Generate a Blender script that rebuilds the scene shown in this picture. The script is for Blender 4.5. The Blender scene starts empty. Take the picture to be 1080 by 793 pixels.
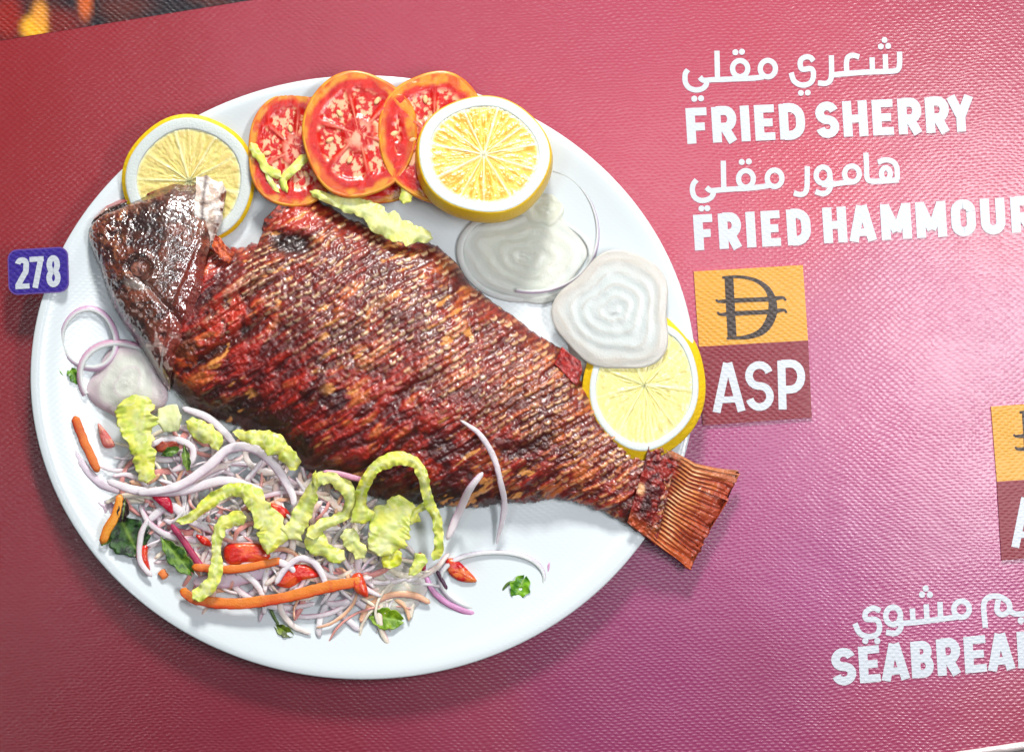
import bpy, bmesh, math, random
import numpy as np

random.seed(7)
RNG = np.random.default_rng(11)
S = 0.0005                      # one layout unit is half a millimetre
CX, CY = 540.0, 396.5
CAM_H = 3000.0
scene = bpy.context.scene
COL = scene.collection

# ------------------------------------------------------------------ numbers
def lin(r, g=None, b=None):
    if g is None:
        r, g, b = r
    o = []
    for c in (r, g, b):
        c = c / 255.0
        o.append(c / 12.92 if c <= 0.04045 else ((c + 0.055) / 1.055) ** 2.4)
    return np.array(o)

_tab = RNG.random((8, 256, 256))
def vnoise(x, y, seed=0):
    t = _tab[seed % 8]
    x = np.asarray(x, float) + 37.7 * seed; y = np.asarray(y, float) + 91.3 * seed
    xi = np.floor(x).astype(int); yi = np.floor(y).astype(int)
    fx = x - xi; fy = y - yi
    fx = fx * fx * (3 - 2 * fx); fy = fy * fy * (3 - 2 * fy)
    a = t[xi % 256, yi % 256]; b = t[(xi + 1) % 256, yi % 256]
    c = t[xi % 256, (yi + 1) % 256]; d = t[(xi + 1) % 256, (yi + 1) % 256]
    return (a * (1 - fx) + b * fx) * (1 - fy) + (c * (1 - fx) + d * fx) * fy
def fbm(x, y, octv=4, seed=0):
    s = 0; a = 0.5; n = 0
    for i in range(octv):
        s = s + a * vnoise(x * 2 ** i, y * 2 ** i, seed + i); n += a; a *= 0.55
    return s / n
def smooth(a, b, x):
    t = np.clip((np.asarray(x, float) - a) / (b - a), 0, 1)
    return t * t * (3 - 2 * t)
def mix(a, b, t):
    t = np.asarray(t)[..., None]
    return a * (1 - t) + b * t
def ell(x, y, cx, cy, rx, ry, soft=0.35, ang=0.0):
    c, s = math.cos(ang), math.sin(ang)
    dx = x - cx; dy = y - cy
    u = (dx * c + dy * s) / rx; v = (-dx * s + dy * c) / ry
    return 1 - smooth(1 - soft, 1 + soft, np.sqrt(u * u + v * v))

def spline(pts, n, closed=False):
    """Catmull-Rom through pts, n samples evenly spaced along the length"""
    P = np.asarray(pts, float)
    if closed:
        Q = np.vstack([P[-1], P, P[0], P[1]])
    else:
        Q = np.vstack([2 * P[0] - P[1], P, 2 * P[-1] - P[-2]])
    out = []
    for i in range(1, len(Q) - 2):
        t = np.linspace(0, 1, 24, endpoint=False)[:, None]
        p0, p1, p2, p3 = Q[i - 1], Q[i], Q[i + 1], Q[i + 2]
        out.append(0.5 * (2 * p1 + (p2 - p0) * t + (2 * p0 - 5 * p1 + 4 * p2 - p3) * t ** 2 + (3 * p1 - p0 - 3 * p2 + p3) * t ** 3))
    out.append(Q[-2][None])
    D = np.vstack(out)
    L = np.concatenate([[0], np.cumsum(np.linalg.norm(np.diff(D[:, :2], axis=0), axis=1) + 1e-6)])
    s = np.linspace(0, L[-1], n, endpoint=not closed)
    return np.stack([np.interp(s, L, D[:, k]) for k in range(D.shape[1])], 1)

def resample(pts, n):
    D = np.asarray(pts, float)
    L = np.concatenate([[0], np.cumsum(np.linalg.norm(np.diff(D, axis=0), axis=1))])
    s = np.linspace(0, L[-1], n)
    return np.stack([np.interp(s, L, D[:, k]) for k in range(D.shape[1])], 1)

# ------------------------------------------------------------------ materials
def new_mat(name):
    m = bpy.data.materials.new(name); m.use_nodes = True
    nt = m.node_tree
    return m, nt, nt.nodes['Principled BSDF']

def math_node(nt, op, a, b=None):
    n = nt.nodes.new('ShaderNodeMath'); n.operation = op
    for i, v in enumerate((a, b)):
        if v is None: continue
        if isinstance(v, (int, float)): n.inputs[i].default_value = v
        else: nt.links.new(v, n.inputs[i])
    return n.outputs[0]

def weave_height(nt, scale=1.0):
    """pressed linen emboss of the laminate: staggered short dashes"""
    tc = nt.nodes.new('ShaderNodeTexCoord')
    mp = nt.nodes.new('ShaderNodeMapping')
    mp.inputs['Scale'].default_value = (1 / S, 1 / S, 1 / S)
    mp.inputs['Rotation'].default_value = (0, 0, math.radians(-3))
    geo = nt.nodes.new('ShaderNodeNewGeometry')
    nt.links.new(geo.outputs['Position'], mp.inputs['Vector'])
    nz = nt.nodes.new('ShaderNodeTexNoise'); nz.inputs['Scale'].default_value = 0.03
    nz.inputs['Detail'].default_value = 2
    nt.links.new(mp.outputs[0], nz.inputs['Vector'])
    sp = nt.nodes.new('ShaderNodeSeparateXYZ'); nt.links.new(mp.outputs[0], sp.inputs[0])
    wob = math_node(nt, 'MULTIPLY', nz.outputs['Fac'], 9.0)
    x = math_node(nt, 'ADD', sp.outputs['X'], wob)
    y = math_node(nt, 'ADD', sp.outputs['Y'], wob)
    yr = math_node(nt, 'DIVIDE', y, 3.3 * scale)
    row = math_node(nt, 'FLOOR', yr)
    fy = math_node(nt, 'SINE', math_node(nt, 'MULTIPLY', math_node(nt, 'FRACT', yr), math.pi))
    ph = math_node(nt, 'MULTIPLY', row, math.pi * 1.0)
    fx = math_node(nt, 'COSINE', math_node(nt, 'ADD', math_node(nt, 'MULTIPLY', x, 2 * math.pi / (8.2 * scale)), ph))
    fx = math_node(nt, 'ADD', math_node(nt, 'MULTIPLY', fx, 0.5), 0.5)
    h = math_node(nt, 'MULTIPLY', fx, fy)
    n2 = nt.nodes.new('ShaderNodeTexNoise'); n2.inputs['Scale'].default_value = 0.16
    n2.inputs['Detail'].default_value = 2
    nt.links.new(mp.outputs[0], n2.inputs['Vector'])
    h = math_node(nt, 'MULTIPLY', h, math_node(nt, 'ADD', n2.outputs['Fac'], 0.35))
    return h

def mat_basic(name, color=None, rough=0.5, spec=0.5, coat=0.0, coat_rough=0.1, sss=0.0, sss_col=None,
              weave=0.0, vary=0.0, vary_scale=60.0, grain=0.0, grain_scale=900.0, attr=True, trans=0.0):
    m, nt, p = new_mat(name)
    if color is None:
        a = nt.nodes.new('ShaderNodeAttribute'); a.attribute_name = 'Col'
        src = a.outputs['Color']
    else:
        r = nt.nodes.new('ShaderNodeRGB'); r.outputs[0].default_value = (*color, 1); src = r.outputs[0]
    if vary > 0:
        tc = nt.nodes.new('ShaderNodeTexCoord')
        nz = nt.nodes.new('ShaderNodeTexNoise'); nz.inputs['Scale'].default_value = vary_scale
        nz.inputs['Detail'].default_value = 5
        nt.links.new(tc.outputs['Object'], nz.inputs['Vector'])
        v = math_node(nt, 'ADD', math_node(nt, 'MULTIPLY', math_node(nt, 'SUBTRACT', nz.outputs['Fac'], 0.5), 2 * vary), 1.0)
        mx = nt.nodes.new('ShaderNodeVectorMath'); mx.operation = 'SCALE'
        nt.links.new(src, mx.inputs[0]); nt.links.new(v, mx.inputs['Scale'])
        src = mx.outputs[0]
    nt.links.new(src, p.inputs['Base Color'])
    p.inputs['Roughness'].default_value = rough
    p.inputs['Specular IOR Level'].default_value = spec
    p.inputs['Coat Weight'].default_value = coat
    p.inputs['Coat Roughness'].default_value = coat_rough
    if sss > 0:
        p.inputs['Subsurface Weight'].default_value = sss
        p.inputs['Subsurface Radius'].default_value = sss_col or (1, 0.9, 0.6)
        p.inputs['Subsurface Scale'].default_value = 0.003
    if trans > 0:
        p.inputs['Transmission Weight'].default_value = trans
    h = None
    if weave > 0:
        h = weave_height(nt)
        tcw = nt.nodes.new('ShaderNodeNewGeometry')
        nw = nt.nodes.new('ShaderNodeTexNoise'); nw.inputs['Scale'].default_value = 28.0; nw.inputs['Detail'].default_value = 3
        nt.links.new(tcw.outputs['Position'], nw.inputs['Vector'])
        nq = nt.nodes.new('ShaderNodeTexNoise'); nq.inputs['Scale'].default_value = 14.0; nq.inputs['Detail'].default_value = 4
        nt.links.new(tcw.outputs['Position'], nq.inputs['Vector'])
        gain = math_node(nt, 'MULTIPLY', nq.outputs['Fac'], 2.0)
        h = math_node(nt, 'ADD', math_node(nt, 'MULTIPLY', h, gain), math_node(nt, 'MULTIPLY', nw.outputs['Fac'], 5.0))
        bp = nt.nodes.new('ShaderNodeBump'); bp.inputs['Strength'].default_value = 1.0
        bp.inputs['Distance'].default_value = weave * S
        nt.links.new(h, bp.inputs['Height'])
        nt.links.new(bp.outputs[0], p.inputs['Normal'])
        if coat > 0: nt.links.new(bp.outputs[0], p.inputs['Coat Normal'])
    elif grain > 0:
        tc = nt.nodes.new('ShaderNodeTexCoord')
        nz = nt.nodes.new('ShaderNodeTexNoise'); nz.inputs['Scale'].default_value = grain_scale
        nz.inputs['Detail'].default_value = 4
        nt.links.new(tc.outputs['Object'], nz.inputs['Vector'])
        bp = nt.nodes.new('ShaderNodeBump'); bp.inputs['Strength'].default_value = 1.0
        bp.inputs['Distance'].default_value = grain * S
        nt.links.new(nz.outputs['Fac'], bp.inputs['Height'])
        nt.links.new(bp.outputs[0], p.inputs['Normal'])
    return m

M = {}
M['page'] = mat_basic('printed_page', None, rough=0.55, spec=0.3, coat=0.6, coat_rough=0.27, weave=0.19, vary=0.2, vary_scale=1100)
M['page'].node_tree.nodes['Principled BSDF'].inputs['Coat IOR'].default_value = 1.65
M['ink_white'] = mat_basic('white_ink', tuple(lin(192, 199, 207)), rough=0.45, weave=0.18, vary=0.05)
M['amber'] = mat_basic('amber_card', tuple(lin(208, 148, 40)), rough=0.42, weave=.35, vary=0.05)
M['maroon'] = mat_basic('maroon_card', tuple(lin(122, 22, 40)), rough=0.45, weave=0.3, vary=0.06)
M['ink_black'] = mat_basic('black_ink', tuple(lin(52, 40, 34)), rough=0.45, weave=0.4, vary=0.1)
M['badge'] = mat_basic('violet_badge', tuple(lin(52, 34, 136)), rough=0.4, weave=0.4, vary=0.08)
M['badge_edge'] = mat_basic('lilac_edge', tuple(lin(96, 70, 150)), rough=0.4)
M['fire'] = mat_basic('fire_print', None, rough=0.4, weave=0.5)
M['plate'] = mat_basic('white_porcelain', tuple(lin(212, 221, 225)), rough=0.18, spec=0.5, weave=0.03)
M['fish'] = mat_basic('fried_skin', None, rough=0.42, spec=0.6, coat=0.5, coat_rough=0.2, grain=0.7, grain_scale=420)
M['head'] = mat_basic('charred_head_skin', None, rough=0.36, spec=0.8, coat=0.9, coat_rough=0.11, grain=0.3, grain_scale=500)
M['head'].node_tree.nodes['Principled BSDF'].inputs['Coat IOR'].default_value = 2.5
M['fin'] = mat_basic('crisp_fin', None, rough=0.4, spec=0.6, coat=0.2, grain=0.8)
M['eye'] = mat_basic('cooked_eye', None, rough=0.42, spec=0.5, grain=.6)
M['rind'] = mat_basic('lemon_rind', tuple(lin(236, 196, 34)), rough=0.35, grain=1.0, grain_scale=500, vary=0.12, sss=0.15)
M['pith'] = mat_basic('lemon_pith', tuple(lin(203, 211, 208)), rough=0.5, sss=0.2, grain=0.5)
M['flesh'] = mat_basic('lemon_flesh', None, rough=0.25, spec=0.6, sss=0.25, sss_col=(1, .8, .3), grain=0.6, grain_scale=700)
M['tskin'] = mat_basic('tomato_skin', None, rough=0.25, spec=0.6, coat=0.1)
M['tflesh'] = mat_basic('tomato_flesh', None, rough=0.22, spec=0.6, sss=0.15, sss_col=(1, .25, .1), grain=0.7, grain_scale=500)
M['seed'] = mat_basic('tomato_seed', tuple(lin(236, 186, 132)), rough=0.3, vary=0.1)
M['onion'] = mat_basic('onion_flesh', None, rough=0.28, spec=0.5, sss=0.5, sss_col=(1, .8, .85), grain=0.4)
m_, nt_, p_ = M['onion'], M['onion'].node_tree, M['onion'].node_tree.nodes['Principled BSDF']
M['onion_clear'] = m_.copy(); M['onion_clear'].name = 'clear_onion'
def see_through(m, k):
    nt = m.node_tree; p = nt.nodes['Principled BSDF']; out = nt.nodes['Material Output']
    tr = nt.nodes.new('ShaderNodeBsdfTransparent'); mx = nt.nodes.new('ShaderNodeMixShader'); mx.inputs[0].default_value = k
    nt.links.new(p.outputs[0], mx.inputs[1]); nt.links.new(tr.outputs[0], mx.inputs[2]); nt.links.new(mx.outputs[0], out.inputs['Surface'])
see_through(M['onion_clear'], .2)
M['lettuce'] = mat_basic('lettuce_leaf', None, rough=0.38, spec=0.5, sss=0.12, sss_col=(.8, 1, .2), grain=.35, grain_scale=350)
M['carrot'] = mat_basic('carrot_flesh', None, rough=0.35, spec=0.5, grain=0.6)
M['herb'] = mat_basic('herb_leaf', None, rough=0.4, spec=0.5, grain=0.8, grain_scale=350)
M['sleeve'] = mat_basic('clear_sleeve_edge', tuple(lin(214, 200, 200)), rough=0.15, spec=0.8, grain=3.0, grain_scale=120, vary=0.25, vary_scale=90)
M['table'] = mat_basic('grey_table', tuple(lin(120, 112, 112)), rough=0.5, vary=0.15)

# ------------------------------------------------------------------ mesh building
def wpos(p):
    return ((p[0] - CX) * S, (CY - p[1]) * S, p[2] * S)

def thing(name, label, cat, origin, group=None):
    o = bpy.data.objects.new(name, None); COL.objects.link(o)
    o.empty_display_size = 0.01
    o.location = wpos(origin); o['label'] = label; o['category'] = cat
    if group: o['group'] = group
    o_org[o] = np.array(origin, float)
    return o
o_org = {}

def tag(o, label, cat, group=None):
    o['label'] = label; o['category'] = cat
    if group: o['group'] = group
    return o

def mesh(name, V, F, mat, parent=None, col=None, smooth_sh=True, origin=None, closed=True, structure=False):
    V = np.asarray(V, float).reshape(-1, 3)
    org = o_org[parent] if parent is not None and parent in o_org else None
    if org is None:
        org = np.array(origin if origin is not None else [*(V[:, :2].min(0) + V[:, :2].max(0)) / 2, V[:, 2].min()], float)
    L = V - org
    co = np.stack([L[:, 0] * S, -L[:, 1] * S, L[:, 2] * S], 1)
    me = bpy.data.meshes.new(name)
    me.from_pydata(co.tolist(), [], [tuple(int(i) for i in f) for f in F])
    if col is not None:
        c = np.ones((len(V), 4)); c[:, :3] = np.clip(np.asarray(col).reshape(-1, 3), 0, 1)
        at = me.color_attributes.new('Col', 'FLOAT_COLOR', 'POINT')
        at.data.foreach_set('color', c.astype(np.float32).ravel())
    bm = bmesh.new(); bm.from_mesh(me)
    if closed:
        bmesh.ops.recalc_face_normals(bm, faces=bm.faces)
    else:
        bm.normal_update()
        if sum(f.normal.z * f.calc_area() for f in bm.faces) < 0:
            bmesh.ops.reverse_faces(bm, faces=bm.faces)
    bm.to_mesh(me); bm.free()
    me.materials.append(mat)
    if smooth_sh:
        me.polygons.foreach_set('use_smooth', [True] * len(me.polygons))
    o = bpy.data.objects.new(name, me); COL.objects.link(o)
    if parent is not None:
        o.parent = parent
    else:
        o.location = wpos(org)
    o_org[o] = org
    if structure: o['kind'] = 'structure'
    return o

def grid_faces(n, m, cu=False, cv=False):
    i = np.arange(n if cu else n - 1); j = np.arange(m if cv else m - 1)
    I, J = np.meshgrid(i, j, indexing='ij')
    I2 = (I + 1) % n; J2 = (J + 1) % m
    return np.stack([I * m + J, I2 * m + J, I2 * m + J2, I * m + J2], -1).reshape(-1, 4)

class Acc:
    """collects pieces of ONE mesh"""
    def __init__(s): s.V = []; s.F = []; s.C = []; s.n = 0
    def add(s, V, F, C=None):
        V = np.asarray(V, float).reshape(-1, 3)
        s.V.append(V); s.F += [tuple(int(k) + s.n for k in f) for f in F]
        if C is not None: s.C.append(np.broadcast_to(np.asarray(C, float), (len(V), 3)) if np.asarray(C).ndim == 1 else np.asarray(C).reshape(-1, 3))
        s.n += len(V)
    def build(s, name, mat, parent=None, **k):
        return mesh(name, np.vstack(s.V), s.F, mat, parent, col=np.vstack(s.C) if s.C else None, **k)

# ------------------------------------------------------------------ lettering
def stroke(acc, pts, w, z, curve=True, closed=False, widths=None):
    P = np.asarray(pts, float)
    P = P[np.concatenate([[True], np.linalg.norm(np.diff(P, axis=0), axis=1) > 1e-4])]
    if curve and len(P) > 2:
        P = spline(P, max(10, 8 * len(P)), closed)
    n = len(P)
    if closed:
        T = np.roll(P, -1, 0) - np.roll(P, 1, 0)
        T /= np.linalg.norm(T, axis=1)[:, None] + 1e-9
        Nn = np.stack([-T[:, 1], T[:, 0]], 1); mit = np.ones(n)
        if not curve:
            d = np.roll(P, -1, 0) - P; d /= np.linalg.norm(d, axis=1)[:, None]
            dp = np.roll(d, 1, 0); T = d + dp; T /= np.linalg.norm(T, axis=1)[:, None]
            Nn = np.stack([-T[:, 1], T[:, 0]], 1)
            mit = 1 / np.clip(np.abs(np.sum(Nn * np.stack([-d[:, 1], d[:, 0]], 1), 1)), .4, 1)
    else:
        d = np.diff(P, axis=0); d /= np.linalg.norm(d, axis=1)[:, None] + 1e-9
        T = np.vstack([d[:1], d[:-1] + d[1:], d[-1:]]) if n > 2 else np.vstack([d[:1], d[-1:]])
        T /= np.linalg.norm(T, axis=1)[:, None] + 1e-9
        Nn = np.stack([-T[:, 1], T[:, 0]], 1)
        dd = np.vstack([d, d[-1:]])
        mit = 1 / np.clip(np.abs(np.sum(Nn * np.stack([-dd[:, 1], dd[:, 0]], 1), 1)), .4, 1)
    W = (np.full(n, w) if widths is None else np.interp(np.linspace(0, 1, n), np.linspace(0, 1, len(widths)), widths)) * mit / 2
    A = P + Nn * W[:, None]; B = P - Nn * W[:, None]
    V = np.empty((n, 2, 3)); V[:, 0, :2] = A; V[:, 1, :2] = B; V[:, :, 2] = z
    acc.add(V, grid_faces(n, 2, cu=closed))

def dot(acc, c, r, z, n=14):
    t = np.linspace(0, 2 * np.pi, n, endpoint=False)
    V = np.stack([c[0] + r * np.cos(t), c[1] + r * np.sin(t), np.full(n, z)], 1)
    acc.add(V, [tuple(range(n))])

def arc(cx, cy, rx, ry, a0, a1, n=10, p=1.0):
    t = np.radians(np.linspace(a0, a1, n))
    c, s = np.cos(t), np.sin(t)
    return [(cx + rx * np.sign(a) * abs(a) ** p, cy + ry * np.sign(b) * abs(b) ** p) for a, b in zip(c, s)]

def glyph(ch, w, h, t):
    """centre lines of a bold condensed capital in a w x h box, y up; (points, width factor)"""
    e = t / 2; tv = t * .86; ev = tv / 2; o = []
    def L(*p, k=1.0): o.append((list(p), k))
    if ch in 'FEBPRD':
        L((e, 0), (e, h))
    if ch == 'F':
        L((e, h - ev), (w, h - ev), k=.86); L((e, h * .47), (w * .88, h * .47), k=.86)
    elif ch == 'E':
        L((e, h - ev), (w, h - ev), k=.86); L((e, h * .5), (w * .9, h * .5), k=.86); L((e, ev), (w, ev), k=.86)
    elif ch == 'I':
        L((w / 2, 0), (w / 2, h))
    elif ch == 'D':
        r = w * .42
        L((e, h - ev), (w - e - r, h - ev), *arc(w - e - r, h - ev - r, r, r, 90, 0, 6)[1:], *arc(w - e - r, ev + r, r, r, 0, -90, 6), (e, ev))
    elif ch in 'PR':
        q = h * (.42 if ch == 'R' else .40); r = (h - ev - q) / 2
        L((e, h - ev), (w - e - r * .8, h - ev), *arc(w - e - r * .8, q + r, r * .8, r, 90, -90, 10)[1:], (e, q))
        if ch == 'R': L((w * .5, q), (w - e * .95, 0))
    elif ch == 'B':
        q = h * .52
        for lo, hi, ww in ((q, h - ev, w - e * 1.3), (ev, q, w - e)):
            r = (hi - lo) / 2
            L((e, hi), (ww - r * .8, hi), *arc(ww - r * .8, lo + r, r * .8, r, 90, -90, 10)[1:], (e, lo), k=.9)
    elif ch == 'S':
        r = (h - tv) / 4; cw = (w - t) / 2; c = w / 2
        L(*arc(c, h - ev - r, cw, r, 15, 180, 10), *arc(c, h - ev - r, cw, r, 200, 262, 4), *arc(c, ev + r, cw, r, 82, -10, 7), *arc(c, ev + r, cw, r, -20, -168, 10), k=.95)
    elif ch == 'H':
        L((e, 0), (e, h)); L((w - e, 0), (w - e, h)); L((e, h * .5), (w - e, h * .5), k=.86)
    elif ch == 'Y':
        L((e * .9, h), (w / 2, h * .42)); L((w - e * .9, h), (w / 2, h * .42)); L((w / 2, 0), (w / 2, h * .46))
    elif ch == 'A':
        L((e * .95, 0), (w / 2 - e * .15, h)); L((w - e * .95, 0), (w / 2 + e * .15, h)); L((w * .25, h * .25), (w * .75, h * .25), k=.8)
    elif ch == 'M':
        L((e, 0), (e, h)); L((w - e, 0), (w - e, h)); L((e, h * .96), (w / 2, h * .22), k=.95); L((w - e, h * .96), (w / 2, h * .22), k=.95)
    elif ch == 'O':
        r = (w / 2 - e) * .98
        L(*arc(w - e - r, h - ev - r, r, r, 0, 90, 6), *arc(e + r, h - ev - r, r, r, 90, 180, 6), *arc(e + r, ev + r, r, r, 180, 270, 6), *arc(w - e - r, ev + r, r, r, 270, 359, 6), (w - e, h / 2), (w - e, h - ev - r))
    elif ch == 'U':
        r = w / 2 - e
        L((e, h), (e, ev + r), *arc(w / 2, ev + r, r, r, 180, 360, 12), (w - e, h))
    elif ch == '2':
        r = (w - t) / 2
        L(*arc(w / 2, h - ev - r, r, r, 170, -20, 12), (w - e * 1.2, h * .55), (e, ev * 1.6)); L((0, ev), (w, ev), k=.9)
    elif ch == '7':
        L((0, h - ev), (w, h - ev), k=.9); L((w - e * 1.1, h - ev * 1.4), (w * .36, 0))
    elif ch == '8':
        r = (h - tv) / 4; cw = (w - t) / 2
        L(*arc(w / 2, h - ev - r, cw * .92, r, -90, 270, 22)); L(*arc(w / 2, ev + r, cw, r, 90, 450, 22))
    return o

def word(acc, letters, base, up, h, t, z, k0=0):
    """letters: (char, x0, x1); base(x) gives the baseline y; up is the tilt of the uprights"""
    k = k0
    for ch, x0, x1 in letters:
        y0, y1 = base(x0), base(x1)
        ex = np.array([x1 - x0, y1 - y0]) / (x1 - x0)
        for pts, kw in glyph(ch, x1 - x0, h, t):
            P = np.array([np.array([x0, y0]) + ex * px + np.array(up) * py for px, py in pts])
            stroke(acc, P, t * kw, z + 0.03 * k, curve=False); k += 1

Z_INK = 0.5
def title(label, letters, base, h, t):
    a = Acc(); word(a, letters, base, (-0.06, -1.0), h, t, Z_INK)
    return tag(a.build('lettering', M['ink_white'], closed=False, smooth_sh=False), label, 'lettering', 'dish names printed on the page')

def arabic(label, parts):
    a = Acc(); k = 0
    for (ox, oy), sc, w, items in parts:
        f = lambda p: (ox + p[0] / sc, oy + p[1] / sc)
        for it in items:
            z = Z_INK + .03 * k; k += 1
            if it[0] == 's': stroke(a, [f(p) for p in it[1]], w / sc, z)
            elif it[0] == 'l': stroke(a, [f(p) for p in it[1]], w / sc, z, curve=False)
            elif it[0] == 'o':
                cx, cy, rx, ry = it[1]
                stroke(a, [f(p) for p in arc(cx, cy, rx, ry, 0, 330, 12)], w / sc, z, closed=True)
            elif it[0] == 'd':
                for c in it[1]: dot(a, f(c), it[2] / sc, z)
    return tag(a.build('lettering', M['ink_white'], closed=False, smooth_sh=False), label, 'lettering', 'dish names printed on the page')

title('bold white capital lettering reading FRIED SHERRY on the red page',
      [('F', 725, 747), ('R', 752, 778), ('I', 782, 792), ('E', 797, 818), ('D', 823, 850), ('S', 861, 886), ('H', 890, 916), ('E', 921, 943), ('R', 948, 973), ('R', 977, 1002), ('Y', 1000, 1028)],
      lambda x: 152 - (x - 725) * .0444, 37.5, 9.6)
title('bold white capital lettering reading FRIED HAMMOUR above the amber price card',
      [('F', 733, 753), ('R', 759, 783), ('I', 788, 798), ('E', 804, 824), ('D', 831, 856), ('H', 869, 894), ('A', 896, 925), ('M', 930, 962), ('M', 967, 999), ('O', 1004, 1030), ('U', 1035, 1061), ('R', 1067, 1093)],
      lambda x: 264.4 - (x - 733) * .0558, 37.5, 9.8)
title('bold white capital lettering cut off by the edge, reading SEABREAM',
      [('S', 878, 904), ('E', 907, 929), ('A', 930, 960), ('B', 962, 986), ('R', 989, 1014), ('E', 1018, 1041), ('A', 1042, 1071), ('M', 1074, 1106)],
      lambda x: 723 - (x - 878) * .094, 38.5, 9.6)

arabic('thin white Arabic lettering topmost on the page, above FRIED SHERRY', [
    ((710, 40), 9.0, 50, [
        ('s', [(140, 305), (115, 345), (115, 420), (150, 475), (215, 497), (275, 485), (312, 450), (318, 405)]),
        ('s', [(252, 375), (285, 405), (370, 400), (470, 397), (600, 392), (760, 385), (860, 372)]),
        ('l', [(415, 125), (420, 398)]), ('o', (635, 295, 72, 76)), ('o', (898, 295, 72, 78)),
        ('d', [(590, 140), (652, 135), (200, 580), (264, 577)], 29)]),
    ((820, 30), 7.714, 43, [
        ('s', [(292, 268), (268, 240), (225, 236), (190, 260), (185, 305), (205, 335), (270, 330), (291, 360), (285, 420), (250, 455), (190, 462), (135, 430), (110, 362)]),
        ('d', [(190, 528), (246, 525)], 24),
        ('s', [(437, 222), (439, 300), (438, 390), (425, 430), (390, 450), (328, 446)]),
        ('s', [(440, 382), (560, 370), (770, 356), (940, 350), (982, 332), (993, 280), (992, 192)]),
        ('s', [(665, 235), (610, 222), (570, 242), (560, 300), (566, 372)]),
        ('l', [(768, 238), (772, 358)]), ('l', [(876, 212), (880, 352)]),
        ('d', [(870, 97), (840, 150), (900, 146)], 24)])])
arabic('thin white Arabic lettering between FRIED SHERRY and FRIED HAMMOUR', [
    ((720, 160), 9.0, 50, [
        ('s', [(132, 270), (100, 312), (92, 370), (112, 430), (160, 462), (215, 462), (265, 440), (290, 402), (284, 372)]),
        ('s', [(225, 340), (268, 370), (380, 362), (470, 357), (600, 350), (740, 336), (830, 322)]),
        ('l', [(385, 88), (390, 360)]), ('o', (600, 260, 70, 78)), ('o', (872, 255, 70, 78)),
        ('d', [(560, 100), (627, 95), (178, 541), (234, 538)], 29)]),
    ((820, 150), 7.714, 43, [
        ('s', [(242, 198), (241, 300), (239, 370), (224, 412), (185, 428), (132, 414)]),
        ('o', (370, 270, 56, 66)), ('s', [(424, 262), (432, 345), (415, 398), (370, 420), (308, 404)]),
        ('s', [(360, 345), (440, 345), (530, 332), (625, 322)]), ('o', (605, 260, 60, 64)),
        ('s', [(718, 88), (724, 200), (728, 290), (760, 318), (850, 318), (985, 308)]),
        ('s', [(815, 165), (880, 146), (940, 162), (970, 210), (974, 308)]), ('o', (880, 258, 36, 48))])])
arabic('thin white Arabic lettering above SEABREAM, running off the right edge', [
    ((890, 610), 5.684, 33, [
        ('s', [(218, 192), (175, 175), (132, 200), (134, 240), (195, 246), (214, 285), (200, 330), (150, 346), (95, 325), (66, 268)]),
        ('o', (295, 222, 44, 52)), ('s', [(335, 225), (341, 290), (310, 326), (252, 320)]),
        ('s', [(300, 268), (420, 262), (500, 252), (590, 240), (700, 226)]),
        ('l', [(410, 178), (415, 262)]), ('l', [(493, 153), (498, 252)]), ('l', [(575, 138), (580, 242)]),
        ('o', (705, 182, 46, 48)), ('d', [(490, 58), (468, 95), (515, 95)], 19),
        ('s', [(848, 292), (838, 160), (865, 112), (930, 106), (985, 140), (990, 190), (950, 214), (918, 190), (925, 125)]),
        ('s', [(985, 180), (1020, 208), (1080, 210), (1140, 204)]), ('d', [(1060, 250)], 20), ('d', [(128, 372), (200, 372)], 19)])])

# ------------------------------------------------------------------ the page and what it lies on
PAGE_PTS = [  # printed ink of the page: (x, y) -> colour
    (-150, -100, (160, 40, 54)), (20, 150, (160, 40, 55)), (20, 400, (150, 32, 52)), (20, 560, (146, 30, 56)), (20, 740, (136, 22, 48)), (-200, 500, (146, 28, 48)),
    (150, 90, (166, 48, 68)), (300, 60, (178, 60, 88)), (450, 40, (182, 60, 92)), (600, 30, (184, 60, 92)), (850, 40, (186, 58, 84)), (1000, 60, (176, 54, 78)), (1200, 0, (170, 56, 78)),
    (690, 170, (190, 66, 94)), (850, 180, (190, 52, 78)), (1050, 200, (184, 72, 96)), (700, 240, (188, 62, 92)),
    (960, 330, (172, 66, 108)), (1050, 380, (164, 74, 110)), (900, 420, (166, 58, 112)), (820, 480, (158, 56, 114)), (760, 520, (152, 52, 112)),
    (700, 600, (142, 48, 104)), (850, 600, (146, 48, 110)), (1000, 640, (150, 52, 104)), (800, 720, (132, 38, 88)), (700, 680, (136, 42, 98)), (950, 760, (140, 38, 78)), (1060, 760, (140, 42, 70)),
    (620, 740, (136, 44, 94)), (500, 770, (144, 48, 80)), (420, 740, (142, 42, 74)), (350, 760, (144, 38, 64)), (250, 740, (138, 30, 60)), (120, 680, (138, 26, 54)), (200, 900, (146, 34, 58)), (700, 900, (136, 40, 82)),
    (400, 400, (166, 44, 78)), (1300, 500, (158, 54, 104)), (1300, 800, (150, 48, 80))]
def page_edge(x):
    return 793 - (x - 1013) * .15
xs = np.linspace(-420, 1500, 97); ys = np.linspace(0, 1, 67)
Xg, Tg = np.meshgrid(xs, ys, indexing='ij')
Yg = -380 + (page_edge(Xg) + 380) * Tg
pp = np.array([(a, b) for a, b, c in PAGE_PTS], float); pc = np.array([lin(c) for a, b, c in PAGE_PTS])
D2 = (Xg[..., None] - pp[:, 0]) ** 2 + (Yg[..., None] - pp[:, 1]) ** 2
Wt = 1 / (D2 + 55 ** 2) ** 2.0
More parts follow.
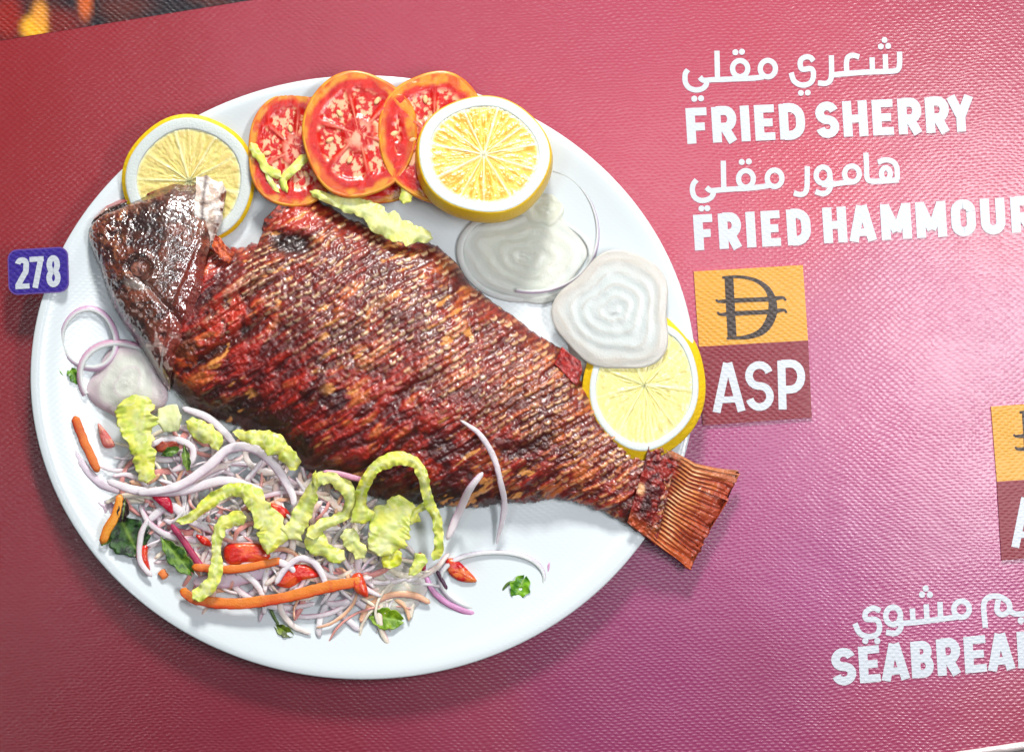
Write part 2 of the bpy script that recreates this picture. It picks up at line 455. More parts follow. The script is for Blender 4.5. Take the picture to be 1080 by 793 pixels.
PC = (Wt[..., None] * pc).sum(-2) / Wt.sum(-1)[..., None]
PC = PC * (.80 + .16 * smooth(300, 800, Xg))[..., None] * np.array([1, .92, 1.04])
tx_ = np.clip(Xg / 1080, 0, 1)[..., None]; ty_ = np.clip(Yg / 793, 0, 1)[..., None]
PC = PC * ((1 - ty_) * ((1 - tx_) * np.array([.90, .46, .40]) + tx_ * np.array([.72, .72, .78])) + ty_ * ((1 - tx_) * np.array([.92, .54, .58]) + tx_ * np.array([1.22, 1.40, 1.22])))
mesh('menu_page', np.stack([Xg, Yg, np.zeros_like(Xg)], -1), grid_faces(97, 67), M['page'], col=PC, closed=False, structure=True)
# clear sleeve along the lower edge
a = Acc()
xs = np.linspace(-420, 1500, 240)
w0 = 8 + 5 * (vnoise(xs / 30, xs * 0, 2) - .5)
prof = [(0, -1.0), (.15, 1.6), (.5, 2.4), (.85, 1.4), (1, -3.0)]
V = np.stack([np.stack([xs, page_edge(xs) - 1.5 + w0 * f, np.full_like(xs, z) + 1.2 * vnoise(xs / 9, xs * 0 + f * 7, 3)], 1) for f, z in prof], 1)
mesh('page_edge', V, grid_faces(240, 5), M['sleeve'], closed=False, structure=True)
xs = np.array([-900., 2000.]); ysq = np.array([-800., 1700.])
Xg, Yg = np.meshgrid(xs, ysq, indexing='ij')
mesh('table', np.stack([Xg, Yg, np.full_like(Xg, -5.0)], -1), grid_faces(2, 2), M['table'], closed=False, structure=True)

# printed photograph of flames above the page's top rule
def fire_edge(x): return 43 - x * .161
xs = np.linspace(-200, 330, 133); ts = np.linspace(0, 1, 50)
Xg, Tg = np.meshgrid(xs, ts, indexing='ij')
Yg = -160 + (fire_edge(Xg) + 160) * Tg
n = fbm(Xg / 40, Yg / 30, 4, 1)
C = mix(lin(26, 22, 30), lin(70, 24, 20), smooth(.35, .8, n))
C = mix(C, lin(150, 30, 22), .85 * ell(Xg, Yg, 8, 18, 16, 26, .6) + 0 * n)
C = mix(C, lin(120, 26, 22), .8 * ell(Xg, Yg, 62, 26, 26, 16, .6))
C = mix(C, lin(246, 176, 40), ell(Xg, Yg, 36, 30, 13, 13, .5, -.7))
C = mix(C, lin(228, 150, 50), .9 * ell(Xg, Yg, 42, 16, 8, 14, .6))
C = mix(C, lin(206, 96, 36), .85 * ell(Xg, Yg, 90, 4, 7, 16, .6))
C = mix(C, lin(96, 40, 34), .6 * ell(Xg, Yg, 135, 6, 26, 10, .7))
C = mix(C, lin(210, 90, 30), .7 * smooth(.6, .75, fbm(Xg / 34 + 9, Yg / 60, 3, 4)) * (Yg < -6))
tag(mesh('printed_photo', np.stack([Xg, Yg, np.full_like(Xg, .45)], -1), grid_faces(133, 50), M['fire'], col=C, closed=False),
    'dark printed photograph of flames in the top left corner of the page', 'printed photo')

# ------------------------------------------------------------------ price cards and number badge
def prism(acc, poly, z0, z1):
    P = np.asarray(poly, float); n = len(P)
    V = np.vstack([np.c_[P, np.full(n, z0)], np.c_[P, np.full(n, z1)]])
    F = [tuple(range(n - 1, -1, -1)), tuple(range(n, 2 * n))] + [(i, (i + 1) % n, n + (i + 1) % n, n + i) for i in range(n)]
    acc.add(V, F)

def price_card(label):
    c = np.array([793.5, 364.0])
    root = thing('price_card', label, 'price card', (c[0], c[1], 0), 'price cards')
    tl, tr, ml, mr, bl, br = [np.array(p, float) for p in ((731.5, 286.5), (846.5, 279.7), (737, 365.6), (852, 359), (741, 448.6), (856, 440.3))]
    a = Acc(); prism(a, [tl, tr, mr, ml], 0.2, 2.2); a.build('amber_panel', M['amber'], root, smooth_sh=False)
    a = Acc(); prism(a, [ml, mr, br, bl], 0.2, 2.24); a.build('maroon_panel', M['maroon'], root, smooth_sh=False)
    f = lambda p: (700 + p[0] / 3.965, 260 + p[1] / 3.965)
    a = Acc(); z = 2.6
    stroke(a, [f(p) for p in ((272, 132), (278, 250), (285, 376))], 9.4, z)
    stroke(a, [f(p) for p in ((244, 130), (300, 127), (350, 132), (400, 150), (438, 186), (455, 240), (447, 300), (412, 352), (350, 378), (262, 384))], 5, z + .03,
           widths=[2.6, 3, 3.4, 5, 8, 10, 9, 6, 3.6, 2.6])
    stroke(a, [f(p) for p in ((218, 222), (232, 230), (300, 226), (440, 220), (495, 214), (510, 226))], 4.6, z + .06, widths=[2, 5.2, 4.6, 4.6, 5.2, 2])
    stroke(a, [f(p) for p in ((224, 274), (238, 284), (300, 280), (440, 273), (500, 266), (513, 278))], 4.6, z + .09, widths=[2, 5.2, 4.6, 4.6, 5.2, 2])
    a.build('currency_sign', M['ink_black'], root, closed=False, smooth_sh=False)
    a = Acc(); b = lambda x: 435 - (x - 752) * .045
    word(a, [('A', 751.5, 786), ('S', 786.5, 816.5), ('P', 821, 850)], b, (-.03, -1), 51.5, 8.4, 2.6)
    a.build('lettering', M['ink_white'], root, closed=False, smooth_sh=False)
    return root
card = price_card('amber and maroon price card reading ASP, whole, lying against the right plate rim')
card.location.z = .4 * S
def copy_thing(o, loc, rot, label):
    c = o.copy(); COL.objects.link(c); c.location = loc; c.rotation_euler = rot; c['label'] = label; c.scale = (1, 1, 1)
    for ch in list(o.children):
        d = ch.copy(); COL.objects.link(d); d.parent = c
    return c
copy_thing(card, wpos((793.5 + 314, 364 + 141.5, .5)), (0, 0, math.radians(.6)), 'amber and maroon price card lying flat, cut off by the right edge')

root = thing('number_badge', 'small violet rounded badge with the white number 278 on the left plate rim', 'number badge', (41, 287, 0))
def rrect(x0, y0, x1, y1, r, skew, n=7):
    P = []
    for cx, cy, a0 in ((x1 - r, y1 - r, 0), (x0 + r, y1 - r, 90), (x0 + r, y0 + r, 180), (x1 - r, y0 + r, 270)):
        P += arc(cx, cy, r, r, a0, a0 + 90, n)
    return [(x + .03 * (y - 287), y - skew * (x - 41)) for x, y in P]
a = Acc(); prism(a, rrect(9, 263.2, 73, 310.6, 10, .055), .2, 2.0); a.build('border', M['badge_edge'], root, smooth_sh=False)
a = Acc(); prism(a, rrect(10.4, 264.6, 71.8, 309.2, 9, .055), 1.0, 2.2); a.build('panel', M['badge'], root, smooth_sh=False)
a = Acc(); word(a, [('2', 17, 32), ('7', 32.5, 47.5), ('8', 50, 65)], lambda x: 306 - (x - 17) * .06, (-.02, -1), 32.5, 5.9, 2.5)
a.build('lettering', M['ink_white'], root, closed=False, smooth_sh=False)
tb = math.radians(-4)
root.rotation_euler = (0, tb, 0); root.location.z = 28.5 * S; root.location.x += 4.5 * S

# ------------------------------------------------------------------ plate
PX, PY, PA, PB, PZ = 384.5, 398.0, 348.0, 315.5, 12.0
RIM = 27.0
prof = [(0, PZ), (.3, PZ), (.55, PZ), (.68, PZ + .3), (.76, PZ + 1.6), (.84, PZ + 5), (.91, PZ + 9.6), (.96, RIM - 1.4), (.985, RIM), (.997, RIM - .4), (1.0, RIM - 2), (.994, RIM - 4), (.95, RIM - 9), (.86, 10), (.76, 4), (.70, 1.2), (.67, .3), (.62, .5), (.55, 4), (0, 4)]
pr = spline(prof, 90)
t = np.linspace(0, 2 * np.pi, 220, endpoint=False)
R, T = np.meshgrid(np.clip(pr[:, 0], 1e-4, None), t, indexing='ij'); Zp = np.repeat(pr[:, 1:2], 220, 1)
tag(mesh('dinner_plate', np.stack([PX + PA * R * np.cos(T), PY + PB * R * np.sin(T), Zp], -1), grid_faces(90, 220, cv=True), M['plate'], origin=(PX, PY, 0)),
    'oval white porcelain plate holding the fried fish and salad', 'plate')

def plate_z(x, y):
    r = np.sqrt(((x - PX) / PA) ** 2 + ((y - PY) / PB) ** 2)
    k = np.array([(a, b) for a, b in prof[:9]])
    return np.interp(r, k[:, 0], k[:, 1])

# ------------------------------------------------------------------ the fish
fish = thing('fried_fish', 'whole fried fish with crisp reddish brown skin lying across the white plate', 'fish', (400, 380, PZ))
T_ = [(222, 262), (240, 263), (264, 259), (279, 255), (282, 238), (290, 227), (301, 214), (318, 207), (332, 211), (352, 221), (371, 233), (399, 243), (420, 254), (447, 257), (462, 260), (476, 272), (486, 283), (495, 299), (522, 320), (551, 341), (571, 356), (592, 368), (608, 380), (611, 400), (640, 437), (655, 452), (680, 463), (712, 478)]
B_ = [(176, 392), (184, 411), (199, 426), (226, 440), (255, 450), (288, 468), (330, 500), (370, 517), (410, 527), (455, 533), (492, 534), (541, 531), (585, 525), (607, 528), (641, 541), (665, 555), (690, 573)]
NU, NV = 560, 250
Tc = resample(T_, NU); Bc = resample(B_, NU)
u = np.linspace(0, 1, NU)[:, None]; v = np.linspace(0, 1, NV)[None, :]
X = Tc[:, None, 0] * (1 - v) + Bc[:, None, 0] * v
Y = Tc[:, None, 1] * (1 - v) + Bc[:, None, 1] * v
U = np.broadcast_to(u, X.shape); Vv = np.broadcast_to(v, X.shape)
H = np.interp(u, [0, .08, .3, .5, .7, .85, 1], [34, 42, 50, 46, 33, 20, 9])
prf = (1 - np.abs(2 * Vv - 1) ** 2.3) ** .62
base = np.interp(u, [0, .7, 1], [PZ + 4, PZ + 6, PZ + 17])
env = np.clip(prf * 1.5, 0, 1)
# scales: rows running up to the right, staggered
ca, sa = math.cos(math.radians(31)), math.sin(math.radians(31))
wx = (fbm(X / 22, Y / 22, 3, 2) - .5) * 6; wy = (fbm(X / 22 + 50, Y / 22, 3, 3) - .5) * 4 + (vnoise(X / 70, Y / 70, 6) - .5) * 10
Pd = (X + wx) * ca - (Y + wy) * sa; Qd = (X + wx) * sa + (Y + wy) * ca
rq = Qd / 6.8
row = np.floor(rq)
cell = Pd / 9.5 + .5 * (row % 2)
cx_ = np.abs((cell % 1) - .5) * 2
ramp = (rq + .16 * cx_ ** 2) % 1
scale_h = np.sin(np.pi * ramp ** 1.6) * (1 - .5 * cx_ ** 3)
rnd = vnoise(np.floor(cell) * 1.7 + .5, row * 2.3 + .5, 5)
top_band = smooth(.70, .40, Vv + .16 * (fbm(X / 40, Y / 40, 3, 6) - .5)) * smooth(.03, .12, U)
tailz = smooth(.55, .75, U)
scale_m = np.clip(.25 + .75 * top_band + .3 * tailz, 0, 1)
st = fbm(Pd / 26, Qd / 6.5, 4, 1)                # streaks of flesh, up to the right
st2 = fbm(Pd / 60, Qd / 17, 3, 4)
fine = fbm(X / 3.2, Y / 3.2, 3, 0); mid = fbm(X / 9, Y / 9, 3, 7)
char = fbm(X / 34, Y / 26, 4, 3)
scale_m = scale_m * (.55 + .75 * rnd)
disp = scale_m * 1.9 * scale_h + (1 - .5 * np.clip(scale_m, 0, 1)) * 5.5 * (st - .5) + 2.0 * (fine - .5) + 3.4 * (mid - .5) + 8 * (st2 - .5)
# cooked gashes and the scorched hollow behind the gill
hole = ell(X, Y, 311, 259, 24, 12, .5, .15)
disp -= 8 * hole
gash = ell(X, Y, 246, 362, 46, 7, .6, -.62)
disp -= 6 * gash
collar = ell(X, Y, 262, 300, 42, 5, .5, -.55) + ell(X, Y, 250, 322, 50, 4, .5, -.6)
disp += 5 * collar
Z = base + H * prf + disp * env
rag = (fbm(X / 5, Y / 5, 3, 5) - .5) * 7 * (1 - env)
X2 = X + rag * .6; Y2 = Y + rag
# pigment, plus scale glints and belly shade painted in
deep = lin(112, 16, 16); bright = lin(172, 38, 25); brown = lin(84, 24, 22); black = lin(34, 16, 16)
orange = lin(200, 106, 50); cream = lin(244, 208, 160)
C = mix(deep, bright, smooth(.40, .60, st))
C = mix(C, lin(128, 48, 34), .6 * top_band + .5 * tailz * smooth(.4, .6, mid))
C = mix(C, brown, .55 * smooth(.5, .35, mid) )
C = mix(C, orange, .85 * smooth(.57, .70, st) * smooth(.42, .58, fbm(X / 30, Y / 30, 2, 2)))
C = mix(C, orange, .8 * tailz * smooth(.56, .68, fbm(Pd / 14, Qd / 4, 3, 6)))
tip = smooth(.42, .6, ramp) * smooth(.95, .8, ramp) * smooth(.95, .6, cx_)  # scale tips: pale glints painted into the skin colour
C = mix(C, cream, np.clip(tip * top_band * smooth(.35, .8, rnd) * .85, 0, 1))
C = mix(C, lin(226, 160, 100), np.clip(tip * tailz * smooth(.5, .7, rnd) * .7, 0, 1))
C = mix(C, lin(76, 18, 17), np.clip(.75 * smooth(.35, .12, ramp) * (.4 + .6 * np.clip(scale_m, 0, 1)), 0, 1))
C = mix(C, lin(76, 16, 17), .8 * smooth(.46, .36, st) * (1 - .6 * top_band))
C = mix(C, lin(52, 16, 18), .8 * smooth(.56, .66, char) * (1 - .55 * top_band))
C = mix(C, black, .9 * smooth(.83, .95, Vv + .10 * (mid - .5)) * smooth(.85, .6, U))  # belly edge: char, with the shade towards the salad painted in
C = mix(C, black, .95 * hole); C = mix(C, black, .9 * gash)
C = mix(C, lin(178, 40, 26), .8 * ell(X, Y, 316, 232, 22, 14, .5))
C = mix(C, lin(206, 160, 130), np.clip(.55 * collar * smooth(.4, .6, fine), 0, 1))
C = mix(C, lin(196, 50, 30), .75 * ell(X, Y, 246, 335, 34, 20, .5, -.6) * smooth(.35, .6, mid))
C = mix(C, lin(236, 160, 84), .8 * smooth(.66, .74, fbm(Pd / 22, Qd / 5.5, 3, 0)) * smooth(.5, .6, fbm(X / 45, Y / 45, 2, 5)))
C = mix(C, lin(214, 90, 40), .7 * ell(X, Y, 200, 392, 26, 16, .5) * smooth(.4, .6, mid))
# closed body: the underside lies on the plate
NB = 16
vb = np.linspace(1, 0, NB + 2)[1:-1][None, :]
Xb = Tc[:, None, 0] * (1 - vb) + Bc[:, None, 0] * vb; Yb = Tc[:, None, 1] * (1 - vb) + Bc[:, None, 1] * vb
Zb = base - 6 * np.sqrt(np.clip(1 - np.abs(2 * vb - 1) ** 2, 0, 1))
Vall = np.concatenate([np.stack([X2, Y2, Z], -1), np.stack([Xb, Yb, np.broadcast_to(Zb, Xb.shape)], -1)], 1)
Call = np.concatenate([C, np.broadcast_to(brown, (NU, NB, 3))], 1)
m_ = NV + NB
F = grid_faces(NU, m_, cv=True).tolist()
F += [tuple(range(m_)), tuple(range((NU - 1) * m_, NU * m_))[::-1]]
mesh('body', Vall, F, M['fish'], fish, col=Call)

# head
HT = [(97, 247), (97, 239), (103, 229), (116, 216), (141, 206), (165, 198), (189, 190), (205, 192), (216, 191), (226, 196), (232, 205)]
HB = [(97, 258), (104, 275), (111, 291), (117, 312), (124, 328), (134, 345), (147, 362), (159, 381), (170, 400), (180, 413)]
NU, NV = 260, 300
Tc = resample(HT, NU); Bc = resample(HB, NU)
u = np.linspace(0, 1, NU)[:, None]; v = np.linspace(0, 1, NV)[None, :]
X = Tc[:, None, 0] * (1 - v) + Bc[:, None, 0] * v; Y = Tc[:, None, 1] * (1 - v) + Bc[:, None, 1] * v
U = np.broadcast_to(u, X.shape); Vv = np.broadcast_to(v, X.shape)
X = X + U ** 6 * (10 * np.sin(np.pi * Vv) ** 1.5 + 4 * (vnoise(Vv * 14, Vv * 0, 3) - .5))
Hh = np.interp(u, [0, .08, .18, .30, .45, .58, .68, .77, .84, .9, .96, 1], [7, 19, 29, 36, 41.5, 44.7, 46.3, 47, 47, 46.2, 44, 35])
prf = (1 - np.abs(2 * Vv - 1) ** 2.5) ** .6
env = np.clip(prf * 1.6, 0, 1)
fine = fbm(X / 2.6, Y / 2.6, 3, 1); mid = fbm(X / 8, Y / 8, 4, 2); big = fbm(X / 24, Y / 24, 3, 3)
er = np.hypot((X - 155) / 13, (Y - 285) / 12)
disp = (1.8 * (fine - .5) + 5.5 * (mid - .5) + 6 * (big - .5)) * (1 - .70 * smooth(.40, .62, U) * smooth(1.0, .93, U)) + .7 * (vnoise(X / 2.4, Y / 1.9, 5) - .5)
disp += 2.8 * np.exp(-((er - 1.25) / .3) ** 2) * (.4 + 1.2 * vnoise(X / 9, Y / 9, 2)) - 2.5 * smooth(1.1, .6, er)
jaw = np.exp(-((Vv - .10 - .03 * np.sin(U * 9)) / .022) ** 2) * smooth(.62, .5, U)
disp -= 6 * jaw
disp += 1.5 * np.exp(-((U - .93) / .03) ** 2) - 1.5 * np.exp(-((U - .90 - .03 * np.sin(Vv * 7)) / .014) ** 2)
disp -= 3.5 * np.exp(-((Vv - .62 - .15 * (U - .5)) / .02) ** 2) * smooth(.5, .7, U)
Z = PZ + 4 + Hh * prf + disp * env
C = mix(lin(72, 34, 28), lin(124, 62, 42), smooth(.4, .62, mid))
C = mix(C, lin(150, 88, 62), .7 * smooth(.56, .7, fbm(X / 6, Y / 6, 3, 5)) * smooth(.55, .2, U))
C = mix(C, lin(44, 24, 24), .85 * ell(X, Y, 158, 235, 28, 20, .5) )
C = mix(C, lin(196, 128, 88), .7 * smooth(.60, .72, fbm(X / 5, Y / 8, 3, 6)) * smooth(.75, .35, U))
C = mix(C, lin(40, 20, 20), .75 * smooth(.58, .70, fbm(X / 11, Y / 7, 3, 7)))
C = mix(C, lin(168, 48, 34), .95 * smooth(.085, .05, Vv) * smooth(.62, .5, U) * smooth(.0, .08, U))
C = mix(C, lin(176, 120, 92), .6 * np.exp(-((Vv - .14) / .03) ** 2) * smooth(.6, .3, U))
C = mix(C, lin(112, 78, 66), .5 * smooth(.55, .75, U) * (1 - smooth(.75, .95, Vv)) * smooth(.3, .6, big))
C = mix(C, lin(178, 140, 120), .5 * smooth(.35, .6, fbm(X / 5, Y / 5, 3, 2)) * smooth(.78, .97, U) * smooth(.45, .15, Vv))
C = mix(C, lin(204, 104, 82), .9 * ell(X, Y, 182, 366, 17, 24, .5, .5) * smooth(.3, .55, mid))
C = mix(C, lin(214, 196, 184), .9 * ell(X, Y, 151, 303, 12, 4, .5, .35))
C = mix(C, lin(158, 84, 60), .8 * ell(X, Y, 154, 313, 10, 6, .5))
C = mix(C, lin(40, 22, 22), .6 * np.exp(-((er - 1.0) / .2) ** 2) * smooth(.3, .6, vnoise(X / 6, Y / 6, 3)))
C = mix(C, lin(132, 34, 26), .8 * smooth(.80, .98, U + .12 * (mid - .5)) * smooth(.28, .42, Vv))
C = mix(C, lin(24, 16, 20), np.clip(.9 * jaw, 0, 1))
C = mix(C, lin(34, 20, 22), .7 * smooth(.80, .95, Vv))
spots = smooth(.72, .8, vnoise(X / 5, Y / 5, 4)) * smooth(.7, .85, Vv)
C = mix(C, lin(226, 190, 180), .8 * spots)
vb = np.linspace(1, 0, NB + 2)[1:-1][None, :]
Xb = Tc[:, None, 0] * (1 - vb) + Bc[:, None, 0] * vb; Yb = Tc[:, None, 1] * (1 - vb) + Bc[:, None, 1] * vb
Zb = PZ + 4 - 3.5 * np.sqrt(np.clip(1 - np.abs(2 * vb - 1) ** 2, 0, 1)) + 0 * u
Vall = np.concatenate([np.stack([X, Y, Z], -1), np.stack([Xb, Yb, Zb], -1)], 1)
Call = np.concatenate([C, np.broadcast_to(brown, (NU, NB, 3))], 1)
m_ = NV + NB
F = grid_faces(NU, m_, cv=True).tolist() + [tuple(range(m_)), tuple(range((NU - 1) * m_, NU * m_))[::-1]]
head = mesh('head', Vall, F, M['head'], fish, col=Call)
# eye
t = np.linspace(0, 2 * np.pi, 48, endpoint=False); r = np.linspace(0.02, 1, 20)
R, T = np.meshgrid(r, t, indexing='ij')
iz = np.argmin((X - 155) ** 2 + (Y - 285) ** 2); ez = Z.ravel()[iz] - 1
EX = 155 + 11 * R * np.cos(T); EY = 285 + 10 * R * np.sin(T)
EZ = ez + 1.6 * np.sqrt(1 - (R * .98) ** 2) + 2.0 * (fbm(EX / 3, EY / 3, 3, 1) - .5)
EC = mix(lin(134, 84, 66), lin(76, 40, 34), smooth(.35, .6, fbm(EX / 4, EY / 4, 3, 2)))
EC = mix(EC, lin(40, 22, 26), smooth(.7, .95, R)); EC = mix(EC, lin(190, 150, 146), .7 * ell(EX, EY, 158, 282, 4, 4, .5))
V = np.concatenate([np.stack([EX, EY, EZ], -1).reshape(-1, 3), [[155, 285, ez - 3]]])
F = grid_faces(20, 48, cv=True).tolist() + [(19 * 48 + j, 19 * 48 + (j + 1) % 48, 960) for j in range(48)] + [tuple(range(48))]
o = mesh('eye', V, F, M['eye'], head, col=np.vstack([EC.reshape(-1, 3), [lin(40, 22, 26)]]))

def patch(name, T_, B_, nu, nv, zfun, cfun, mat, parent, thick=2.0):
    """a thin closed sheet between two border lines"""
    Tc = resample(T_, nu); Bc = resample(B_, nu)
    v = np.linspace(0, 1, nv)[None, :]; u = np.linspace(0, 1, nu)[:, None]
    X = Tc[:, None, 0] * (1 - v) + Bc[:, None, 0] * v; Y = Tc[:, None, 1] * (1 - v) + Bc[:, None, 1] * v
    U = np.broadcast_to(u, X.shape); Vv = np.broadcast_to(v, X.shape)
    X, Y, Z = zfun(X, Y, U, Vv)
    C = cfun(X, Y, U, Vv)
    top = np.stack([X, Y, Z], -1); bot = np.stack([X, Y, Z - thick], -1)[:, ::-1]
    Vall = np.concatenate([top, bot], 1); Call = np.concatenate([C, C[:, ::-1]], 1)
    m_ = 2 * nv
    F = grid_faces(nu, m_, cv=True).tolist() + [tuple(range(m_)), tuple(range((nu - 1) * m_, nu * m_))[::-1]]
    return mesh(name, Vall, F, mat, parent, col=Call)

# pale gill flap standing open behind the head
def gz(X, Y, U, V): return X + 2 * (vnoise(U * 9, V * 6, 2) - .5), Y + 3 * (vnoise(U * 8, V * 7, 3) - .5), 46 + 9 * np.sin(np.pi * V) - 12 * U + 5 * (fbm(X / 6, Y / 6, 3, 1) - .5)
def gc(X, Y, U, V):
    c = mix(lin(238, 230, 222), lin(196, 172, 156), smooth(.4, .65, fbm(X / 7, Y / 7, 3, 2)))
    c = mix(c, lin(112, 54, 34), smooth(.55, .66, fbm(X / 8 + 3, Y / 6, 3, 4)) * smooth(.35, .7, U))
    return mix(c, lin(60, 30, 24), .8 * np.exp(-((U - .22) / .06) ** 2))
patch('gill_cover', [(212, 191), (222, 189), (238, 194), (243, 204), (241, 212)], [(210, 256), (216, 268), (226, 262), (234, 246), (238, 232)], 50, 60, gz, gc, M['fin'], head, 2.5)
# small crisp fin ends on the back line
def fz(h):
    return lambda X, Y, U, V: (X + 1.5 * (vnoise(U * 8, V * 8, 1) - .5), Y, h + 4 * np.sin(np.pi * U) + 2.5 * (fbm(X / 3, Y / 3, 2, 2) - .5))
def fc(c0, c1):
    return lambda X, Y, U, V: mix(lin(*c0), lin(*c1), smooth(.35, .65, fbm(X / 3, Y / 3, 3, 3)))
patch('pelvic_fin', [(279, 244), (282, 233), (290, 226), (302, 212)], [(290, 256), (300, 250), (308, 246), (322, 238)], 26, 26, fz(34), fc((40, 20, 20), (176, 62, 40)), M['fin'], fish)
patch('anal_fin', [(592, 366), (600, 373), (611, 381), (613, 392)], [(584, 384), (594, 394), (602, 402), (608, 408)], 22, 22, fz(38), fc((120, 22, 22), (176, 46, 40)), M['fin'], fish)
patch('pectoral_fin', [(232, 250), (237, 253), (244, 262), (252, 270)], [(228, 262), (232, 268), (238, 275), (246, 280)], 22, 22, fz(46), fc((150, 44, 24), (214, 100, 52)), M['fin'], fish)
# tail fin with rays
TT = [(684, 463), (698, 470), (714, 478), (732, 488), (755, 494), (779, 499)]
TB = [(660, 549), (672, 558), (684, 567), (696, 577), (711, 589), (724, 600)]
NRAY = 23
def tz(X, Y, U, V):
    notch = (1 - np.abs(2 * V - 1) ** 2) * 14 * smooth(.45, 1, U)
    X = X - notch * .25 + (vnoise(V * 46, V * 0, 2) - .5) * 13 * U ** 4; Y = Y - notch * -.05 + (vnoise(V * 46, V * 0, 3) - .5) * 9 * U ** 4
    ray = np.abs(np.sin(np.pi * V * NRAY + 1.5 * (vnoise(U * 4, V * 5, 1) - .5)))
    amp = smooth(.25, .5, U) * 3.0
    z = np.interp(U, [0, .3, 1], [37, 33, 17]) + amp * ray * (1 - .4 * U) + (1 - smooth(.2, .5, U)) * (5 * fbm(X / 5, Y / 5, 3, 4) + 6 * np.sin(np.pi * V)) + 2 * (fbm(X / 4, Y / 4, 2, 5) - .5)
    return X, Y, z
def tcol(X, Y, U, V):
    ray = np.abs(np.sin(np.pi * V * NRAY + 1.5 * (vnoise(U * 4, V * 5, 1) - .5)))
    n = fbm(X / 7, Y / 7, 3, 2)
    c = mix(mix(lin(140, 36, 28), lin(84, 22, 24), smooth(.4, .6, n)), lin(176, 72, 40), .75 * smooth(.35, .6, U))
    c = mix(c, lin(222, 146, 80), .9 * smooth(.55, .9, ray) * smooth(.3, .5, U) * smooth(1.1, .6, U + .3 * n))
    c = mix(c, lin(238, 200, 150), .9 * smooth(.8, .97, ray) * np.exp(-((U - .52 - .06 * np.sin(V * 9)) / .07) ** 2))
    c = mix(c, lin(120, 36, 26), .8 * smooth(.45, .15, ray) * smooth(.3, .5, U))
    c = mix(c, lin(196, 92, 44), .6 * smooth(.80, .95, V)); c = mix(c, lin(206, 140, 90), .5 * smooth(.10, .02, V))
    c = mix(c, lin(54, 22, 24), .9 * ell(X, Y, 679, 530, 5, 15, .5, .35)); c = mix(c, lin(226, 170, 120), .9 * ell(X, Y, 674, 514, 4, 6, .5))
    return c
patch('tail_fin', TT, TB, 90, 240, tz, tcol, M['fin'], fish, 2.4)

# ------------------------------------------------------------------ slices
def rot_tilt(P, tx, ty):
    """tilt a slice: tx lifts its lower edge, ty lifts its right edge (degrees)"""
    ax, ay = math.radians(tx), math.radians(ty)
    x, y, z = P[..., 0], P[..., 1], P[..., 2]
    y2 = y * math.cos(ax) - z * math.sin(ax); z2 = y * math.sin(ax) + z * math.cos(ax)
    x2 = x * math.cos(ay) - z2 * math.sin(ay); z3 = x * math.sin(ay) + z2 * math.cos(ay)
    return np.stack([x2, y2, z3], -1)

def lemon(label, c, rx, ry, zc, tx, ty, th, pithw=.16, seed=0, nseg=10, wash=0.0, flare=.06, cut=None):
    root = thing('lemon_slice', label, 'lemon slice', (c[0], c[1], zc), 'lemon slices')
    t = np.linspace(0, 2 * np.pi, 180, endpoint=False); n = 180
    wob = 1 + .02 * np.sin(2 * t + seed) + .012 * np.sin(5 * t + 2 * seed)
    def put(prof):       # prof: (radius fraction, z)
        out = []
        for r, z in prof:
            out.append(np.stack([rx * r * wob * np.cos(t), ry * r * wob * np.sin(t), np.full(n, z)], 1))
        P = rot_tilt(np.array(out), tx, ty)
        return P + np.array([c[0], c[1], zc])
    rf = 1 - pithw
    # flesh
    rr = np.concatenate([[.004], np.linspace(.02, rf, 60)])
    R, T = np.meshgrid(rr, t, indexing='ij'); q = R / rf
    a = T / (2 * np.pi) * nseg + .15 * np.sin(3 * T + seed) + seed * .3
    da = np.abs((a % 1) - .5) * 2                      # 1 at a membrane
    mem = smooth(1 - .10 / np.clip(q, .12, 1), 1.0, da)
    ves = fbm(T * 26, R * 7, 3, seed)
    zz = 2.6 * (ves - .5) - .8 + 1.2 * mem - 1.5 * smooth(.8, 1, q) * 0
    Cf = mix(lin(226, 198, 94), lin(208, 154, 42), smooth(.4, .66, ves))
    Cf = mix(Cf, lin(240, 236, 204), np.clip(.85 * mem + .9 * smooth(.10, .05, q) + .8 * smooth(.94, 1, q), 0, 1))
    Cf = mix(Cf, lin(222, 222, 150), wash + 0 * q)
    Pf = np.stack([rx * R * wob * np.cos(T), ry * R * wob * np.sin(T), zz], -1)
    Pf = rot_tilt(Pf, tx, ty) + np.array([c[0], c[1], zc])
    mesh('flesh', Pf, grid_faces(61, 180, cv=True).tolist() + [tuple(range(180))], M['flesh'], root, col=Cf, closed=False)
    Pp = put([(rf, -.8), (rf + .01, .3), (rf + .03, .6), (.95, .4), (.975, 0), (.978, -2)])
    mesh('pith', Pp, grid_faces(6, 180, cv=True), M['pith'], root, closed=False)
    Pr = put([(.975, .1), (.992, -.5), (1.0, -1.8), (1 + flare, -th * .55), (1 + flare * 1.1, -th * .9), (1 + flare * .7, -th), (.85, -th), (.4, -th), (.01, -th)])
    mesh('rind', Pr, grid_faces(9, 180, cv=True).tolist() + [tuple(8 * 180 + k for k in range(180))], M['rind'], root)
    return root

lemon('large bright lemon slice resting on the tomato slices', (511, 168), 68, 66, 68, 16, -2, 26, .19, 1, 11, flare=.03)
lemon('pale lemon slice lying behind the fish head', (203, 193), 66, 68, 31.5, -4, -4, 4, .20, 2, 9, wash=.5, flare=.03)
lemon('pale lemon slice on the right plate rim, between price card and tail', (678, 406), 58, 70, 34, 6, 0, 6, .14, 3, 9, wash=.72, flare=.10)

